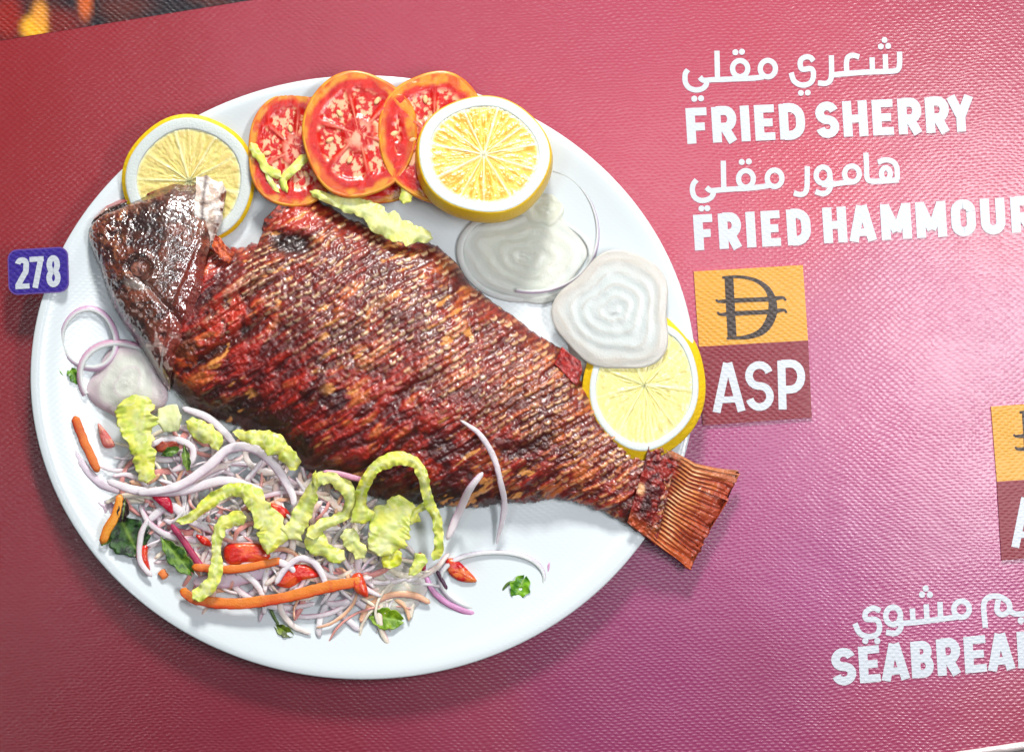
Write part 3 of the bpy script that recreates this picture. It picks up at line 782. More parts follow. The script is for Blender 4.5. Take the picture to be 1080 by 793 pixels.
def tomato(label, c, rx, ry, zc, tx, ty, th=10, seed=0, nl=6):
    root = thing('tomato_slice', label, 'tomato slice', (c[0], c[1], zc), 'tomato slices')
    t = np.linspace(0, 2 * np.pi, 180, endpoint=False); n = 180
    wob = 1 + .025 * np.sin(3 * t + seed) + .015 * np.sin(5 * t + 2 * seed)
    R, T = np.meshgrid(np.concatenate([[.004], np.linspace(.02, .95, 64)]), t, indexing='ij')
    a = (T / (2 * np.pi) * nl + seed * .37)
    da = np.abs((a % 1) - .5) * 2
    loc = smooth(.92, .72, da) * smooth(.24, .34, R) * smooth(.76, .66, R)      # seed chambers
    ns = fbm(R * np.cos(T) * 9 + 3 * seed, R * np.sin(T) * 9, 4, seed)
    x = R * np.cos(T); y = R * np.sin(T)
    Cf = mix(lin(182, 22, 20), lin(204, 42, 32), smooth(.35, .65, ns))
    Cf = mix(Cf, lin(190, 22, 22), .8 * loc)
    Cf = mix(Cf, lin(238, 186, 146), .9 * loc * smooth(.50, .60, fbm(x * 14 + seed, y * 14, 3, 3)))
    Cf = mix(Cf, lin(238, 190, 160), .75 * smooth(.34, .08, R) * smooth(.4, .6, ns))
    Cf = mix(Cf, lin(236, 150, 120), .6 * smooth(.86, 1, da) * smooth(.75, .3, R))
    amb = fbm(np.cos(T) * 2.2 + seed, np.sin(T) * 2.2 + 4, 3, seed) - .5
    Cf = mix(Cf, mix(lin(214, 150, 44), lin(206, 92, 36), smooth(.4, .62, fbm(x * 5, y * 5, 3, seed + 2))), .85 * smooth(.82, .90, R + .26 * amb))
    zz = -1.8 * loc + 1.4 * (ns - .5)
    P = np.stack([rx * R * wob * np.cos(T), ry * R * wob * np.sin(T), zz], -1)
    mesh('flesh', rot_tilt(P, tx, ty) + np.array([c[0], c[1], zc]), grid_faces(65, 180, cv=True).tolist() + [tuple(range(180))], M['tflesh'], root, col=Cf, closed=False)
    out = [np.stack([rx * r * wob * np.cos(t), ry * r * wob * np.sin(t), np.full(n, z)], 1) for r, z in ((.945, -.3), (.96, .0), (.975, 0), (.995, -1.0), (1.0, -th * .5), (.985, -th + 1), (.95, -th), (.5, -th), (.01, -th))]
    P = np.array(out)
    ns = fbm(P[..., 0] / 12, P[..., 1] / 12, 3, seed + 1)
    Cs = mix(lin(216, 150, 44), lin(214, 110, 40), smooth(.4, .65, ns)); Cs[4:] = lin(190, 40, 28)
    mesh('skin', rot_tilt(P, tx, ty) + np.array([c[0], c[1], zc]), grid_faces(9, 180, cv=True).tolist() + [tuple(8 * 180 + k for k in range(180))], M['tskin'], root, col=Cs)
    # seeds: one part
    rs = random.Random(seed); acc = Acc()
    for k in range(nl):
        for j in range(1):
            th_ = (k + .5 - seed * .37 + rs.uniform(-.26, .26) + 0) / nl * 2 * math.pi
            rr = rs.uniform(.36, .62)
            cx_, cy_ = rx * rr * math.cos(th_), ry * rr * math.sin(th_)
            ang = th_ + rs.uniform(-.4, .4)
            tt = np.linspace(0, 2 * np.pi, 12, endpoint=False)
            lay = []
            for s_, z_ in ((.6, .3), (1, -.3), (.8, -1.6)):
                ex = 4.6 * s_ * np.cos(tt); ey = 2.6 * s_ * np.sin(tt)
                lay.append(np.stack([cx_ + ex * math.cos(ang) - ey * math.sin(ang), cy_ + ex * math.sin(ang) + ey * math.cos(ang), np.full(12, z_)], 1))
            P = rot_tilt(np.array(lay), tx, ty) + np.array([c[0], c[1], zc])
            acc.add(P, grid_faces(3, 12, cv=True).tolist() + [tuple(range(12)), tuple(range(24, 36))[::-1]])
    acc.build('seeds', M['seed'], root)
    return root
tomato('leftmost tomato slice with yellow lettuce across it', (313, 160), 50, 62, 31, 6, -3, seed=1)
tomato('middle tomato slice, fully round with a pale core', (381, 145), 60, 67, 46, 7, -2, seed=2)
tomato('red tomato slice mostly hidden beneath the middle one', (392, 168), 62, 50, 33, 2, 0, seed=5)
tomato('tomato slice half hidden under the large lemon slice', (459, 147), 58, 70, 43, 7, -3, seed=4)

# ------------------------------------------------------------------ strands and leaves
def tube(acc, pts, w, h, z=None, col=None, tint=None, taper=.6, n=None, nseg=10, rough=.6, seed=0, square=False, flat=False):
    P = np.array([(*p, 0) if len(p) == 2 else p for p in pts], float)
    if z is not None: P[:, 2] = P[:, 2] + z
    L = np.sum(np.linalg.norm(np.diff(P[:, :2], axis=0), axis=1))
    n = n or int(max(12, L / 3))
    Q = spline(P, n) if len(P) > 2 else resample(P, n)
    T = np.gradient(Q, axis=0); T[:, 2] = 0; T /= np.linalg.norm(T, axis=1)[:, None] + 1e-9
    N = np.stack([-T[:, 1], T[:, 0], np.zeros(n)], 1)
    s = np.linspace(0, 1, n)
    tp = (1 - (1 - taper) * np.abs(2 * s - 1) ** 4) * (1 + .18 * (vnoise(s * L / 12, s * 0 + seed, seed) - .5))
    tp[0] *= .35; tp[-1] *= .35
    a = np.linspace(0, 2 * np.pi, nseg, endpoint=False)
    ca_, sa_ = np.cos(a), np.sin(a)
    if flat:
        sa_ = np.sign(sa_) * np.abs(sa_) ** .35 - .5 * np.abs(ca_) ** 4
    if square:
        ca_ = np.sign(ca_) * np.abs(ca_) ** .3; sa_ = np.sign(sa_) * np.abs(sa_) ** .3
    V = Q[:, None, :] + N[:, None, :] * (ca_[None, :, None] * (w / 2 * tp)[:, None, None]) + np.array([0, 0, 1.0]) * (sa_[None, :, None] * (h / 2 * np.sqrt(tp))[:, None, None])
    V = V + rough * (np.stack([vnoise(V[..., 0] / 4, V[..., 1] / 4, k) for k in (1, 2, 3)], -1) - .5)
    F = grid_faces(n, nseg, cv=True).tolist() + [tuple(range(nseg)), tuple(range((n - 1) * nseg, n * nseg))[::-1]]
    C = np.broadcast_to(np.asarray(col, float), V.shape).copy()
    if tint is not None and square:
        C = mix(C, np.asarray(tint, float), np.clip(.95 * smooth(.15, .5, np.cos(a))[None, :] + .5 * (fbm(s * L / 30, s * 0 + seed, 3, seed) > .52)[:, None] * vnoise(V[..., 0] / 16, V[..., 1] / 3, seed), 0, 1))
    elif tint is not None:
        edge = np.clip(ca_[None, :], 0, 1) ** 3 * (.55 + .45 * vnoise(s * L / 25, s * 0, seed + 1))[:, None]
        C = mix(C, np.asarray(tint, float), np.clip(edge + .12 * vnoise(V[..., 0] / 9, V[..., 1] / 9, seed), 0, 1))
        C = C * (.9 + .1 * np.abs(np.sin(9 * np.arange(nseg)[None, :])))[..., None]
    C = C * (.92 + .16 * vnoise(V[..., 0] / 7, V[..., 1] / 7, seed + 2))[..., None]
    acc.add(V, F, C)

WHITE = lin(230, 222, 226); LILAC = lin(208, 164, 198); PURPLE = lin(162, 44, 118); PINK = lin(214, 156, 176)
def onion(label, pts, w, z, col=WHITE, tint=LILAC, h=None, group='onion shreds in the salad', taper=.6, seed=0):
    a = Acc(); tube(a, pts, w * 1.3, h or 2.6, z, col, tint, taper, seed=seed, nseg=12, flat=True)
    return tag(a.build('onion_shred', M['onion']), label, 'onion shred', group)

onion('long white onion shred arching over the dark gap beside the fish belly', [(150, 519), (190, 512), (222, 492), (244, 473), (268, 471), (288, 484), (302, 503), (311, 520), (313, 532)], 8, 36, seed=1)
onion('short onion shred bridging the inside of the tall white arch', [(262, 506), (272, 494), (280, 484)], 4, 33, seed=2)
onion('onion shred running from the fish belly to the tall white arch', [(196, 430), (222, 440), (240, 456), (252, 470)], 6, 31, seed=3)
onion('thin curved onion shred lying over the lower fish body', [(487, 442, 42), (505, 455, 38), (520, 478, 30), (528, 506, 22), (532, 534, 4), (524, 573, -12)], 5, 30, WHITE, LILAC, taper=.3, seed=4)
onion('straight pale onion shred leaning on the fish belly', [(510, 496, 36), (496, 514, 30), (484, 540, 2), (472, 568, -4)], 6.5, 26, seed=5)
onion('purple edged onion shred curving below the salad at right', [(446, 585), (449, 604), (459, 624), (480, 639), (510, 648), (540, 645), (563, 634), (576, 616), (579, 592)], 5.5, 16.5, lin(206, 150, 192), PURPLE, taper=.35, seed=6)
onion('thin pink onion shred in front of the dark belly', [(344, 495, 8), (366, 499, 8), (390, 506, 6)], 4.5, 46, PINK, lin(176, 60, 110), seed=7)
onion('white onion shred arched over the red tomato piece', [(293, 614), (304, 597), (318, 587), (333, 591), (343, 606), (346, 622)], 5.5, 32, WHITE, LILAC, seed=8)
onion('crimson onion shred lying diagonal near the left lettuce', [(184, 551), (199, 571), (213, 592), (220, 600)], 5.5, 31, lin(176, 56, 92), PURPLE, seed=9)
onion('white onion shred sagging under the vertical lettuce strip', [(160, 548), (182, 532), (202, 546), (228, 558), (250, 570)], 8, 28, seed=10)
onion('broad lavender onion strip behind the long carrot strip', [(206, 612), (246, 610), (280, 600), (306, 584)], 12, 24, lin(222, 206, 220), LILAC, h=5, seed=11)
onion('white onion shred along the middle of the heap', [(118, 506), (150, 516), (196, 516), (240, 506), (280, 516)], 8, 33, seed=12)
onion('pale onion shred hooked below the square lettuce piece', [(160, 470), (182, 462), (205, 470), (204, 486), (184, 496)], 6, 30, WHITE, PINK, seed=13)
onion('onion shred lying on the outer left of the heap', [(78, 470), (90, 490), (108, 508), (130, 518)], 7, 20, lin(228, 214, 226), LILAC, seed=14)
onion('pink tipped onion shred sticking out at far left', [(72, 492), (82, 508), (96, 520)], 6, 17, PINK, PURPLE, seed=15)
onion('narrow onion shred crossing the dark green leaf', [(160, 545), (152, 565), (152, 590), (164, 606)], 5, 30, WHITE, PINK, seed=16)
onion('crimson onion sliver upright between lettuce and purple shred', [(443, 581), (446, 592), (447, 600)], 5.5, 22, lin(150, 20, 44), lin(170, 30, 60), seed=17)
onion('short dark purple onion sliver beside the tomato wedge', [(461, 600), (467, 612), (472, 620)], 3.5, 18, lin(70, 24, 60), lin(90, 30, 80), seed=18)
onion('white onion strand below the long carrot strip, leaning left', [(345, 630), (360, 645), (380, 664)], 6, 18, seed=19)
onion('white onion strand reaching down from the carrot tip', [(352, 618), (385, 638), (402, 652)], 6, 17, seed=20)
rs = random.Random(5)
for k in range(235):
    # tangled background shreds of the heap
    while True:
        x, y = rs.uniform(80, 460), rs.uniform(430, 670)
        uu = (x - 262) * .92 + (y - 560) * .38; vv = -(x - 262) * .38 + (y - 560) * .92
        if (x - PX) ** 2 / PA ** 2 + (y - PY) ** 2 / PB ** 2 > .66: continue
        if (uu / 182) ** 2 + (vv / 84) ** 2 < 1: break
    r = rs.uniform(18, 75); a0 = rs.uniform(0, 6.28); da = rs.uniform(1.0, 2.6) * min(1, 34 / r + .3)
    pts = [(x + r * math.cos(a0 + da * (i / 5 - .5)) - r * math.cos(a0), (y + .8 * (r * math.sin(a0 + da * (i / 5 - .5)) - r * math.sin(a0))), rs.uniform(-2, 2)) for i in range(6)]
    edge = (uu / 182) ** 2 + (vv / 84) ** 2
    z = 17 + (1 - edge) * rs.uniform(2, 14)
    c = rs.choice([WHITE, WHITE, WHITE, WHITE, lin(234, 216, 224), lin(236, 206, 194), lin(236, 224, 202), lin(222, 150, 140), lin(232, 178, 140), lin(236, 220, 212)])
    onion('thin pale onion shred tangled low in the salad heap', pts, rs.uniform(2.0, 6.0), z, c, rs.choice([LILAC, PINK, WHITE, lin(196, 96, 146), WHITE, lin(232, 200, 190)]), group='tangled onion shreds', seed=20 + k)

# onion rings and petals
def onion_ring(label, c, rx, ry, z, th=6, hgt=9, col=lin(226, 231, 229), tint=lin(206, 192, 208), a0=0, a1=360, seed=0, lean=2):
    n = 120; cl = a1 - a0 >= 360
    t = np.radians(np.linspace(a0, a1, n, endpoint=not cl))
    prof = [(0, 0), (.0, 1), (.4, 1.12), (1, 1), (1.1, .5), (1, 0)]
    wob = 1 + .04 * np.sin(2 * t + seed) + .03 * np.sin(3 * t + 2 * seed)
    R = []
    for a, b in prof:
        rr = (a - .5) * th - lean * b
        R.append(np.stack([c[0] + (rx + rr) * wob * np.cos(t), c[1] + (ry + rr) * wob * np.sin(t), z + hgt * b + 1.5 * np.sin(2 * t + seed)], 1))
    V = np.array(R).transpose(1, 0, 2)
    C = np.broadcast_to(col, V.shape).copy(); C[:, 3:5] = tint
    F = grid_faces(n, 6, cu=cl, cv=True).tolist()
    if not cl: F += [tuple(range(6)), tuple(range((n - 1) * 6, n * 6))[::-1]]
    return tag(mesh('onion_ring', V, F, M['onion_clear'], col=C), label, 'onion ring', 'onion rings on the plate')
onion_ring('wide pale onion ring edging the layered cream onion slice', (553, 270), 68, 48, 13, 6, 3, tint=lin(222, 224, 222), seed=1)
onion_ring('big thin onion ring nearest the plate glare at upper right', (566, 246), 66, 66, 12.5, 3, 7, tint=lin(198, 178, 204), a0=-75, a1=110, seed=3)
onion_ring('oval onion ring standing beside the fish back', (641, 345), 40, 52, 15, 12, 2.5, tint=lin(220, 206, 198), seed=4)
onion_ring('faint lilac onion ring at the far left of the plate', (97, 358), 30, 32, 16, 5, 6, tint=LILAC, seed=6)
onion_ring('pinkish onion ring between the fish brow and the herbs', (132, 398), 46, 38, 15, 6, 8, tint=lin(214, 160, 190), a0=150, a1=340, seed=7)
onion_ring('onion ring below the green leaf at the bottom right of the salad', (520, 612), 54, 34, 13, 4, 4, tint=lin(214, 206, 220), seed=8)

def petal(label, c, rx, ry, z, hgt, ang=0, seed=0, c0=(230, 230, 220), c1=(222, 198, 208)):
    nr, nt = 26, 72
    r = np.linspace(.01, 1, nr); t = np.linspace(0, 2 * np.pi, nt, endpoint=False)
    R, T = np.meshgrid(r, t, indexing='ij')
    w = 1 + .08 * np.sin(3 * T + seed) + .05 * np.sin(5 * T + 2 * seed)
    x = rx * R * w * np.cos(T); y = ry * R * w * np.sin(T)
    X = c[0] + x * math.cos(ang) - y * math.sin(ang); Y = c[1] + x * math.sin(ang) + y * math.cos(ang)
    lay_ = np.sin(R * (14 if rx < 45 else 27) + 5 * vnoise(X / 26, Y / 26, seed) + .8 * np.sin(2 * T + seed))
    Z = z + hgt * np.sqrt(np.clip(1 - .9 * R ** 2, 0, 1)) + .45 * lay_ + 1.2 * (fbm(X / 9, Y / 9, 3, seed) - .5)
    C = mix(lin(*c0), lin(*c1), smooth(.55, 1, R + .2 * (fbm(X / 8, Y / 8, 2, seed) - .5)))
    C = mix(C, lin(*c1) * np.array([.86, .76, .66]) if rx >= 45 else lin(*c1) * .95, .55 * smooth(.72, 1, lay_) * (.3 + .7 * vnoise(X / 18, Y / 18, seed + 1)))
    top = np.stack([X, Y, Z], -1); bot = np.stack([X, Y, Z - 2.2], -1)[::-1]
    V = np.concatenate([top, bot], 0); Cc = np.concatenate([C, C[::-1]], 0)
    F = grid_faces(2 * nr, nt, cv=True).tolist() + [tuple(range(nt)), tuple(range((2 * nr - 1) * nt, 2 * nr * nt))]
    return tag(mesh('onion_petal', V, F, M['onion_clear'], col=Cc), label, 'onion petal', 'curved onion pieces')
petal('domed white onion piece below the fish brow', (138, 404), 40, 40, 14, 12, .5, 1)
petal('flat white onion piece under the lettuce loop', (415, 618), 34, 30, 14, 6, .2, 2, (226, 224, 210), (222, 214, 214))
petal('small pinkish onion piece at the left tip of the heap', (108, 536), 17, 14, 16, 5, .3, 3, (226, 206, 222), (190, 130, 176))
petal('large translucent white onion piece over the edge of the lemon by the price card', (648, 330), 60, 62, 34, 2, .3, 6, (212, 219, 218), (208, 205, 198))
petal('wide layered cream onion slice below the large lemon slice', (554, 271), 66, 46, 13, 5, 0, 4, (226, 230, 218), (222, 226, 222))
petal('onion piece tucked between the large lemon slice and the layered cream slice', (575, 222), 30, 34, 12, 5, .4, 5, (226, 228, 210), (222, 226, 222))

def leafcol(x, y, pale, seed):
    n = fbm(x / 7, y / 7, 3, seed); n2 = fbm(x / 4, y / 4, 2, seed + 3)
    C = mix(lin(220, 220, 52), lin(184, 204, 28), smooth(.4, .62, n))
    C = mix(C, lin(224, 226, 110), .7 * smooth(.5, .7, n2))
    vein = smooth(.05, .0, np.abs(fbm(x / 12, y / 12, 2, seed + 5) - .5))
    C = mix(C, lin(232, 236, 170), .75 * vein)
    return mix(C, lin(230, 236, 188), np.clip(pale, 0, 1))

def lettuce_piece(acc, pts, widths, z, seed=0, pale=.15, crinkle=5.0, rag=.5):
    P = np.array([(*p, 0) if len(p) == 2 else p for p in pts], float)
    L = np.sum(np.linalg.norm(np.diff(P[:, :2], axis=0), axis=1))
    n = int(max(20, L / 1.1)); m = 21
    Q = spline(P, n) if len(P) > 2 else resample(P, n)
    T = np.gradient(Q, axis=0); T[:, 2] = 0; T /= np.linalg.norm(T, axis=1)[:, None] + 1e-9
    N = np.stack([-T[:, 1], T[:, 0]], 1)
    s = np.linspace(0, 1, n); W = np.interp(s, np.linspace(0, 1, len(widths)), widths) * 1.05
    q = np.linspace(-1, 1, m)
    el = 1 + rag * 2 * (fbm(s * L / 9, s * 0 + seed, 3, seed) - .5); er_ = 1 + rag * 2 * (fbm(s * L / 9, s * 0 + seed + 9, 3, seed + 2) - .5)
    off = np.where(q[None, :] < 0, q[None, :] * el[:, None], q[None, :] * er_[:, None]) * W[:, None] / 2
    end = np.clip(np.minimum(s, 1 - s) * L / 4, .25, 1)
    off = off * end[:, None]
    X = Q[:, None, 0] + N[:, None, 0] * off; Y = Q[:, None, 1] + N[:, None, 1] * off
    ra = (fbm(s * L / 9, s * 0 + seed, 3, seed + 1) - .5) * 3.2; rb = (fbm(s * L / 9, s * 0 + seed + 5, 3, seed + 4) - .5) * 3.2
    ruf = np.where(q[None, :] > 0, ra[:, None], rb[:, None])
    cr = crinkle * .9 * (fbm(X / 12, Y / 12, 3, seed) - .5) + .8 * crinkle * (np.abs(q) ** 2)[None, :] * ruf
    Z = z + Q[:, None, 2] + cr + np.minimum(W, 14)[:, None] * .16 * (1 - q[None, :] ** 2)
    pm = pale + .3 * np.exp(-(q / .3) ** 2)[None, :] * (fbm(s * 3, s * 0, 2, seed) > .45)[:, None] + .3 * (fbm(X / 25, Y / 25, 2, seed + 1) - .4)
    C = leafcol(X, Y, pm, seed)
    top = np.stack([X, Y, Z], -1); bot = np.stack([X, Y, Z - .9], -1)[:, ::-1]
    V = np.concatenate([top, bot], 1); Cc = np.concatenate([C, C[:, ::-1]], 1)
    F = grid_faces(n, 2 * m, cv=True).tolist() + [tuple(range(2 * m)), tuple(range((n - 1) * 2 * m, n * 2 * m))[::-1]]
    acc.add(V, F, Cc)

def lettuce(label, specs, seed=0):
    a = Acc()
    for i, sp in enumerate(specs): lettuce_piece(a, *sp[:3], seed=seed + i, **(sp[3] if len(sp) > 3 else {}))
    return tag(a.build('lettuce_shred', M['lettuce']), label, 'lettuce', 'lettuce pieces')
lettuce('broad bright lettuce strip standing upright at the left of the salad', [([(146, 416), (149, 440), (153, 468), (157, 492), (160, 508)], [26, 40, 30, 24, 18], 36)], 1)
lettuce('pale square lettuce piece just under the fish belly', [([(170, 444), (183, 441), (196, 440)], [24, 27, 24], 36, dict(pale=.7, crinkle=3, rag=.12))], 3)
lettuce('mottled lettuce scrap between the square piece and the tall onion arch', [([(200, 444), (216, 452), (228, 462), (234, 474)], [10, 18, 20, 12], 34)], 4)
lettuce('pointed lettuce piece lying against the dark fish belly', [([(250, 454, 4), (268, 459, 8), (288, 464, 10), (304, 476, 8), (316, 494, 3)], [6, 14, 20, 18, 14], 42)], 5)
lettuce('curled lettuce shred left of the large lettuce loop', [([(308, 566), (318, 546), (330, 520, 5), (340, 504, 12), (356, 502, 14), (370, 514, 10), (372, 528, 5), (364, 542), (346, 550), (326, 562)], [22, 20, 18, 12, 13, 15, 12, 10, 12, 14], 40, dict(pale=.25)), ([(336, 512, 12), (336, 504, 15), (337, 494, 18)], [8, 6, 3], 40)], 6)
lettuce('large lettuce loop with an open middle over the fish belly', [([(386, 550, -2), (383, 526, 4), (390, 505, 14), (403, 488, 21), (424, 481, 23), (442, 487, 23), (450, 506, 18), (455, 528, 6), (463, 548, 0), (464, 572, -4), (458, 588, -8)], [26, 12, 13, 12, 13, 11, 11, 10, 10, 9, 12], 46, dict(pale=.1)), ([(438, 530), (420, 545), (408, 566), (402, 584)], [24, 40, 42, 22], 40), ([(458, 528), (442, 536), (434, 548)], [8, 7, 8], 43)], 8)
lettuce('yellow lettuce strip bent along the middle of the salad', [([(190, 548), (206, 544), (222, 530), (238, 518), (254, 514), (270, 522), (280, 538), (290, 556), (286, 582)], [6, 10, 12, 12, 16, 20, 26, 30, 8], 41)], 12)
lettuce('narrow lettuce strip hanging down over the long carrot strip', [([(264, 544), (244, 548), (234, 562), (233, 582), (231, 604), (222, 618), (208, 628)], [16, 14, 11, 10, 12, 14, 12], 42)], 14)
lettuce('lettuce scrap between the curled shred and the flat onion piece', [([(326, 560), (340, 572), (352, 582), (366, 588)], [20, 20, 16, 14], 36), ([(366, 556), (376, 572), (386, 586)], [14, 16, 14], 35, dict(pale=.4))], 16)
lettuce('green lettuce tuft at the foot of the large loop', [([(418, 574), (414, 586), (406, 596)], [16, 18, 10], 36, dict(pale=-.1)), ([(448, 582), (440, 596), (432, 604)], [16, 14, 8], 32, dict(pale=.2))], 18)
lettuce('forked yellow lettuce piece across the leftmost tomato slice', [([(268, 154), (276, 168), (286, 182), (300, 190)], [10, 12, 8, 9], 38, dict(crinkle=3)), ([(326, 166), (318, 176), (306, 186), (302, 194), (306, 206)], [9, 9, 9, 8, 5], 38, dict(crinkle=3)), ([(284, 182), (290, 196), (298, 206)], [5, 5, 4], 37, dict(crinkle=2))], 20)
lettuce('frilly pale lettuce strip between the tomatoes and the fish back', [([(330, 205), (346, 211), (366, 217), (388, 226), (410, 238), (436, 248), (458, 254)], [6, 12, 16, 20, 26, 24, 10], 46, dict(pale=.35))], 24)
lettuce('small lettuce tip pointing up at the big lemon rind', [([(434, 190), (431, 204), (427, 218)], [7, 12, 14], 47, dict(crinkle=3))], 26)

def strip(kind, label, pts, w, h, z, c0, c1, seed, group):
    a = Acc(); tube(a, pts, w, h, z, lin(*c0), lin(*c1), .75, nseg=16, seed=seed, square=True, rough=1.0)
    return tag(a.build(kind, M['carrot']), label, kind.replace('_', ' '), group)
CG = 'carrot strips'
strip('carrot_strip', 'long thick carrot strip along the bottom of the salad', [(194, 619), (212, 630), (250, 634), (300, 628), (345, 617), (384, 610)], 12, 6, 31, (226, 128, 40), (208, 62, 26), 1, CG)
strip('carrot_strip', 'thin carrot strip above the long thick one', [(206, 596), (250, 598), (300, 589)], 9, 8, 30, (226, 124, 44), (200, 70, 30), 2, CG)
strip('carrot_strip', 'amber carrot strip beside the dark green leaf', [(131, 520), (127, 540), (118, 556), (112, 572)], 9, 8, 30, (228, 150, 44), (214, 110, 36), 3, CG)
strip('carrot_strip', 'slender carrot strip at the far left of the salad', [(82, 438), (90, 460), (98, 478), (107, 497)], 9, 7, 22, (222, 120, 50), (190, 60, 34), 4, CG)
strip('carrot_strip', 'short carrot stub under the long onion shreds at left', [(172, 600), (178, 608)], 9, 8, 22, (224, 124, 60), (214, 110, 50), 5, CG)

def chunk(label, poly, z, hgt, seed, c0=(206, 38, 28), c1=(226, 96, 44)):
    P = spline(poly, 60, True); c = P.mean(0)
    lay = []
    for s_, zz in ((.02, 1.0), (.35, 1.0), (.65, .95), (.85, .8), (.97, .45), (1.0, 0), (.9, -.3), (.02, -.3)):
        q = c + (P - c) * s_
        lay.append(np.c_[q, np.full(60, z + hgt * zz) + 2.4 * (fbm(q[:, 0] / 6, q[:, 1] / 6, 3, seed) - .5)])
    V = np.array(lay); n = fbm(V[..., 0] / 7, V[..., 1] / 5, 3, seed)
    C = mix(lin(*c0), lin(*c1), smooth(.48, .68, n))
    F = grid_faces(8, 60, cv=True).tolist() + [tuple(range(60)), tuple(range(420, 480))[::-1]]
    return tag(mesh('tomato_piece', V, F, M['tflesh'], col=C), label, 'tomato piece', 'chopped tomato pieces')
chunk('red tomato piece framed by the hanging and bent lettuce strips', [(240, 574), (262, 570), (282, 574), (288, 588), (262, 592), (242, 592)], 26, 8, 1)
chunk('red tomato piece under the small white onion arch', [(290, 612), (302, 598), (320, 592), (336, 600), (338, 606), (322, 610), (306, 618)], 24, 8, 2)
chunk('small red tomato wedge lying on the bare plate right of the lettuce', [(470, 590), (480, 588), (492, 598), (503, 612), (486, 612), (474, 604)], 13, 5, 3, (190, 24, 34), (226, 120, 60))
chunk('red tomato piece standing beside the dark green leaf', [(152, 574), (159, 572), (159, 586), (161, 600), (150, 590), (146, 584)], 22, 8, 4, (214, 40, 30), (222, 80, 40))
chunk('dark crimson tomato piece under the white onion bands at left', [(164, 522), (182, 523), (186, 540), (176, 534)], 29, 5, 5, (184, 22, 54), (196, 40, 70))
chunk('red tomato tip peeking out above the curled lettuce shred', [(284, 530), (300, 532), (308, 542), (294, 546)], 26, 6, 6)
chunk('orange red tomato piece at the right end of the long carrot strip', [(372, 606), (383, 603), (390, 627), (376, 621)], 27, 7, 7, (210, 60, 30), (222, 96, 40))
chunk('brownish tomato piece seen below the square lettuce piece', [(168, 466), (180, 461), (192, 464), (188, 474), (170, 476)], 26, 5, 8, (150, 60, 44), (190, 90, 60))
chunk('flat red tomato piece left of the hanging lettuce strip', [(210, 562), (222, 566), (226, 574), (216, 572)], 28, 5, 9)
chunk('dull pink tomato piece near the slender carrot strip', [(106, 446), (118, 458), (124, 470), (112, 470)], 20, 4, 10, (206, 110, 104), (216, 150, 130))

def herb(label, c, ln, wd, ang, z, seed, stem=None, lobes=3, c0=(92, 140, 30), c1=(48, 92, 28), curl=3):
    root = thing('herb_leaf', label, 'herb leaf', (c[0], c[1], z), 'herb leaves')
    n, m = 46, 17
    s = np.linspace(0, 1, n); q = np.linspace(-1, 1, m)
    w = np.sin(np.pi * np.clip(s, .03, .985)) ** .6 * (1 + .28 * np.abs(np.sin(lobes * np.pi * s + seed))) * (1 + .2 * (vnoise(s * 8, s * 0, seed) - .5))
    x = (s - .5)[:, None] * ln + 0 * q[None, :] + .12 * ln * np.abs(q)[None, :]; y = w[:, None] * q[None, :] * wd / 2
    X = c[0] + x * math.cos(ang) - y * math.sin(ang); Y = c[1] + x * math.sin(ang) + y * math.cos(ang)
    Z = z + curl * np.abs(q)[None, :] ** 1.5 + 3.0 * (fbm(X / 6, Y / 6, 3, seed) - .5) + curl * np.sin(s * 3)[:, None]
    C = mix(lin(*c0), lin(*c1), smooth(.4, .65, fbm(X / 5, Y / 5, 3, seed)))
    C = mix(C, lin(150, 184, 80), .6 * np.exp(-(q / .1) ** 2)[None, :] + 0 * X)
    top = np.stack([X, Y, Z], -1); bot = np.stack([X, Y, Z - 1.1], -1)[:, ::-1]
    V = np.concatenate([top, bot], 1); Cc = np.concatenate([C, C[:, ::-1]], 1)
    F = grid_faces(n, 2 * m, cv=True).tolist() + [tuple(range(2 * m)), tuple(range((n - 1) * 2 * m, n * 2 * m))[::-1]]
    mesh('blade', V, F, M['herb'], root, col=Cc)
    if stem:
        a = Acc(); tube(a, stem, 3, 3, z + 1, lin(84, 112, 44), lin(60, 90, 30), .6, seed=seed, nseg=8)
        a.build('stem', M['herb'], root)
    return root
herb('bright herb leaf with a thin upright stem at the far left', (55, 398), 27, 17, .1, 17, 1, [(54, 370), (58, 384), (65, 399)], c0=(112, 158, 34), c1=(58, 110, 26))
herb('small herb leaf beside the stemmed one at the far left', (80, 394), 22, 10, 1.0, 17, 2, [(68, 382), (74, 384)], c0=(100, 148, 40), c1=(50, 96, 30))
herb('bright herb leaf inside the purple onion curve at bottom right', (547, 621), 28, 17, -1.15, 15, 3, [(530, 621), (536, 614), (543, 612)], c0=(116, 168, 30), c1=(62, 120, 24))
herb('green herb leaf lying below the flat onion piece', (405, 650), 36, 20, .12, 17, 4, c0=(126, 160, 24), c1=(92, 132, 20))
herb('dark green herb leaf at the left edge of the salad', (138, 560), 44, 36, 1.1, 24, 5, c0=(50, 88, 34), c1=(22, 38, 24), lobes=4)
herb('mid green herb leaf poking out left of the dark leaf', (124, 563), 34, 22, 1.9, 21, 6, c0=(104, 152, 50), c1=(58, 110, 36))
herb('folded green herb leaf right of the dark leaf', (188, 582), 48, 17, .85, 28, 7, c0=(100, 136, 40), c1=(46, 84, 28))
herb('narrow olive herb sprig hanging below the long carrot strip', (299, 662), 22, 10, .5, 17, 8, [(286, 640), (292, 652), (297, 662)], c0=(112, 132, 34), c1=(70, 84, 26))
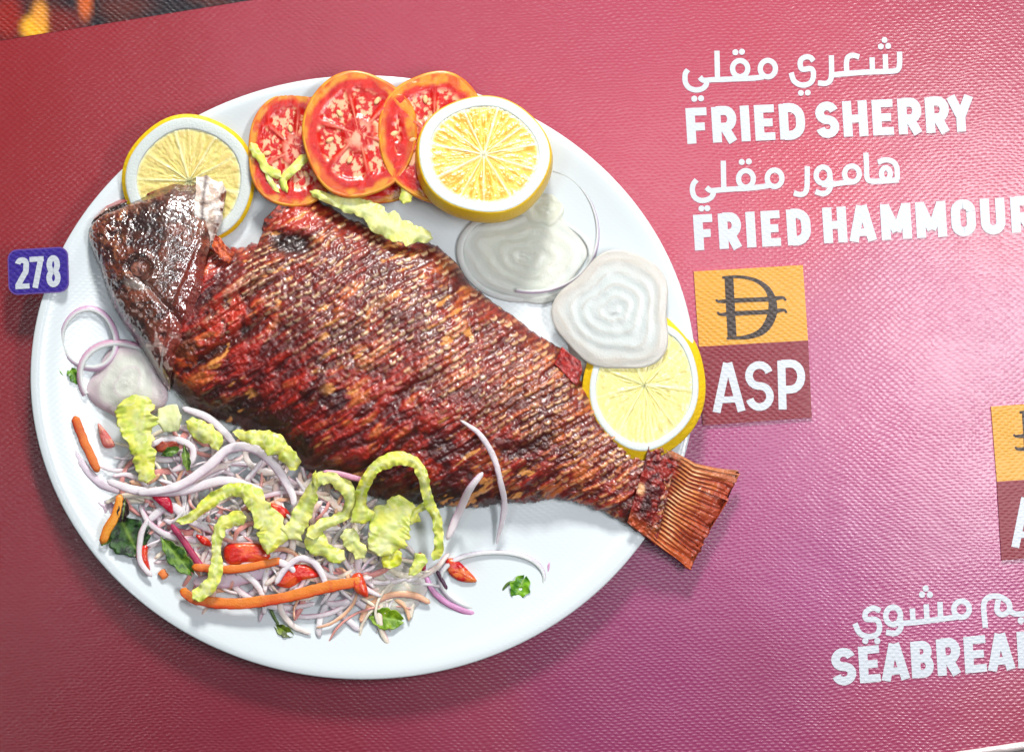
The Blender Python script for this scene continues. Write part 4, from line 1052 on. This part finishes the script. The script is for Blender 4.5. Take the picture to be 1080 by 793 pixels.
herb('dark leaf scrap tucked beside the amber carrot strip', (135, 535), 24, 10, 1.7, 29, 9, c0=(56, 44, 44), c1=(36, 26, 30))
herb('small dark green scrap below the square lettuce piece', (182, 476), 20, 8, -.4, 30, 10, c0=(96, 130, 50), c1=(40, 76, 30))
herb('green scrap just left of the tall onion arch', (200, 480), 26, 7, 1.4, 31, 11, c0=(110, 136, 60), c1=(70, 96, 44))

# ------------------------------------------------------------------ light, camera, render
w = bpy.data.worlds.new('World'); scene.world = w; w.use_nodes = True
bg = w.node_tree.nodes['Background']
bg.inputs[0].default_value = (.95, .97, 1.0, 1); bg.inputs[1].default_value = 0.05

def area(name, loc, target, sx, sy, power, color, turn=0):
    l = bpy.data.lights.new(name, 'AREA'); l.shape = 'RECTANGLE'; l.size = sx * S; l.size_y = sy * S
    l.energy = power; l.color = color
    o = bpy.data.objects.new(name, l); COL.objects.link(o)
    o.location = wpos(loc)
    from mathutils import Vector
    d = Vector(wpos(target)) - o.location
    o.rotation_euler = d.to_track_quat('-Z', 'Y').to_euler() if sx == sy else (0, 0, math.radians(turn))   # tubes hang level
    return o
area('key_lamp', (640, -2450, 1760), (400, 420, 0), 520, 520, 35, (1, .97, .93))
area('tube_lamp', (20, 235, 1500), (20, 235, 0), 40, 3200, 1.5, (.86, .94, 1), -28)
area('tube_lamp', (775, 250, 3400), (650, 300, 0), 50, 560, 3.2, (.95, .98, 1))
area('sheen_lamp', (1310, 330, 1500), (960, 340, 0), 240, 640, 4.6, (1, .98, 1))  # unseen lamp added for the sheen on the right of the page

cam = bpy.data.cameras.new('camera'); co = bpy.data.objects.new('camera', cam); COL.objects.link(co)
co.location = (0, 0, CAM_H * S); co.rotation_euler = (0, 0, 0)
cam.sensor_width = 36; cam.lens = 36 * CAM_H / 1080.0
cam.clip_start = .05; cam.clip_end = 50
scene.camera = co
scene.render.engine = 'CYCLES'
scene.view_settings.view_transform = 'Standard'; scene.view_settings.look = 'None'
scene.view_settings.exposure = 0.0; scene.view_settings.gamma = 1.0
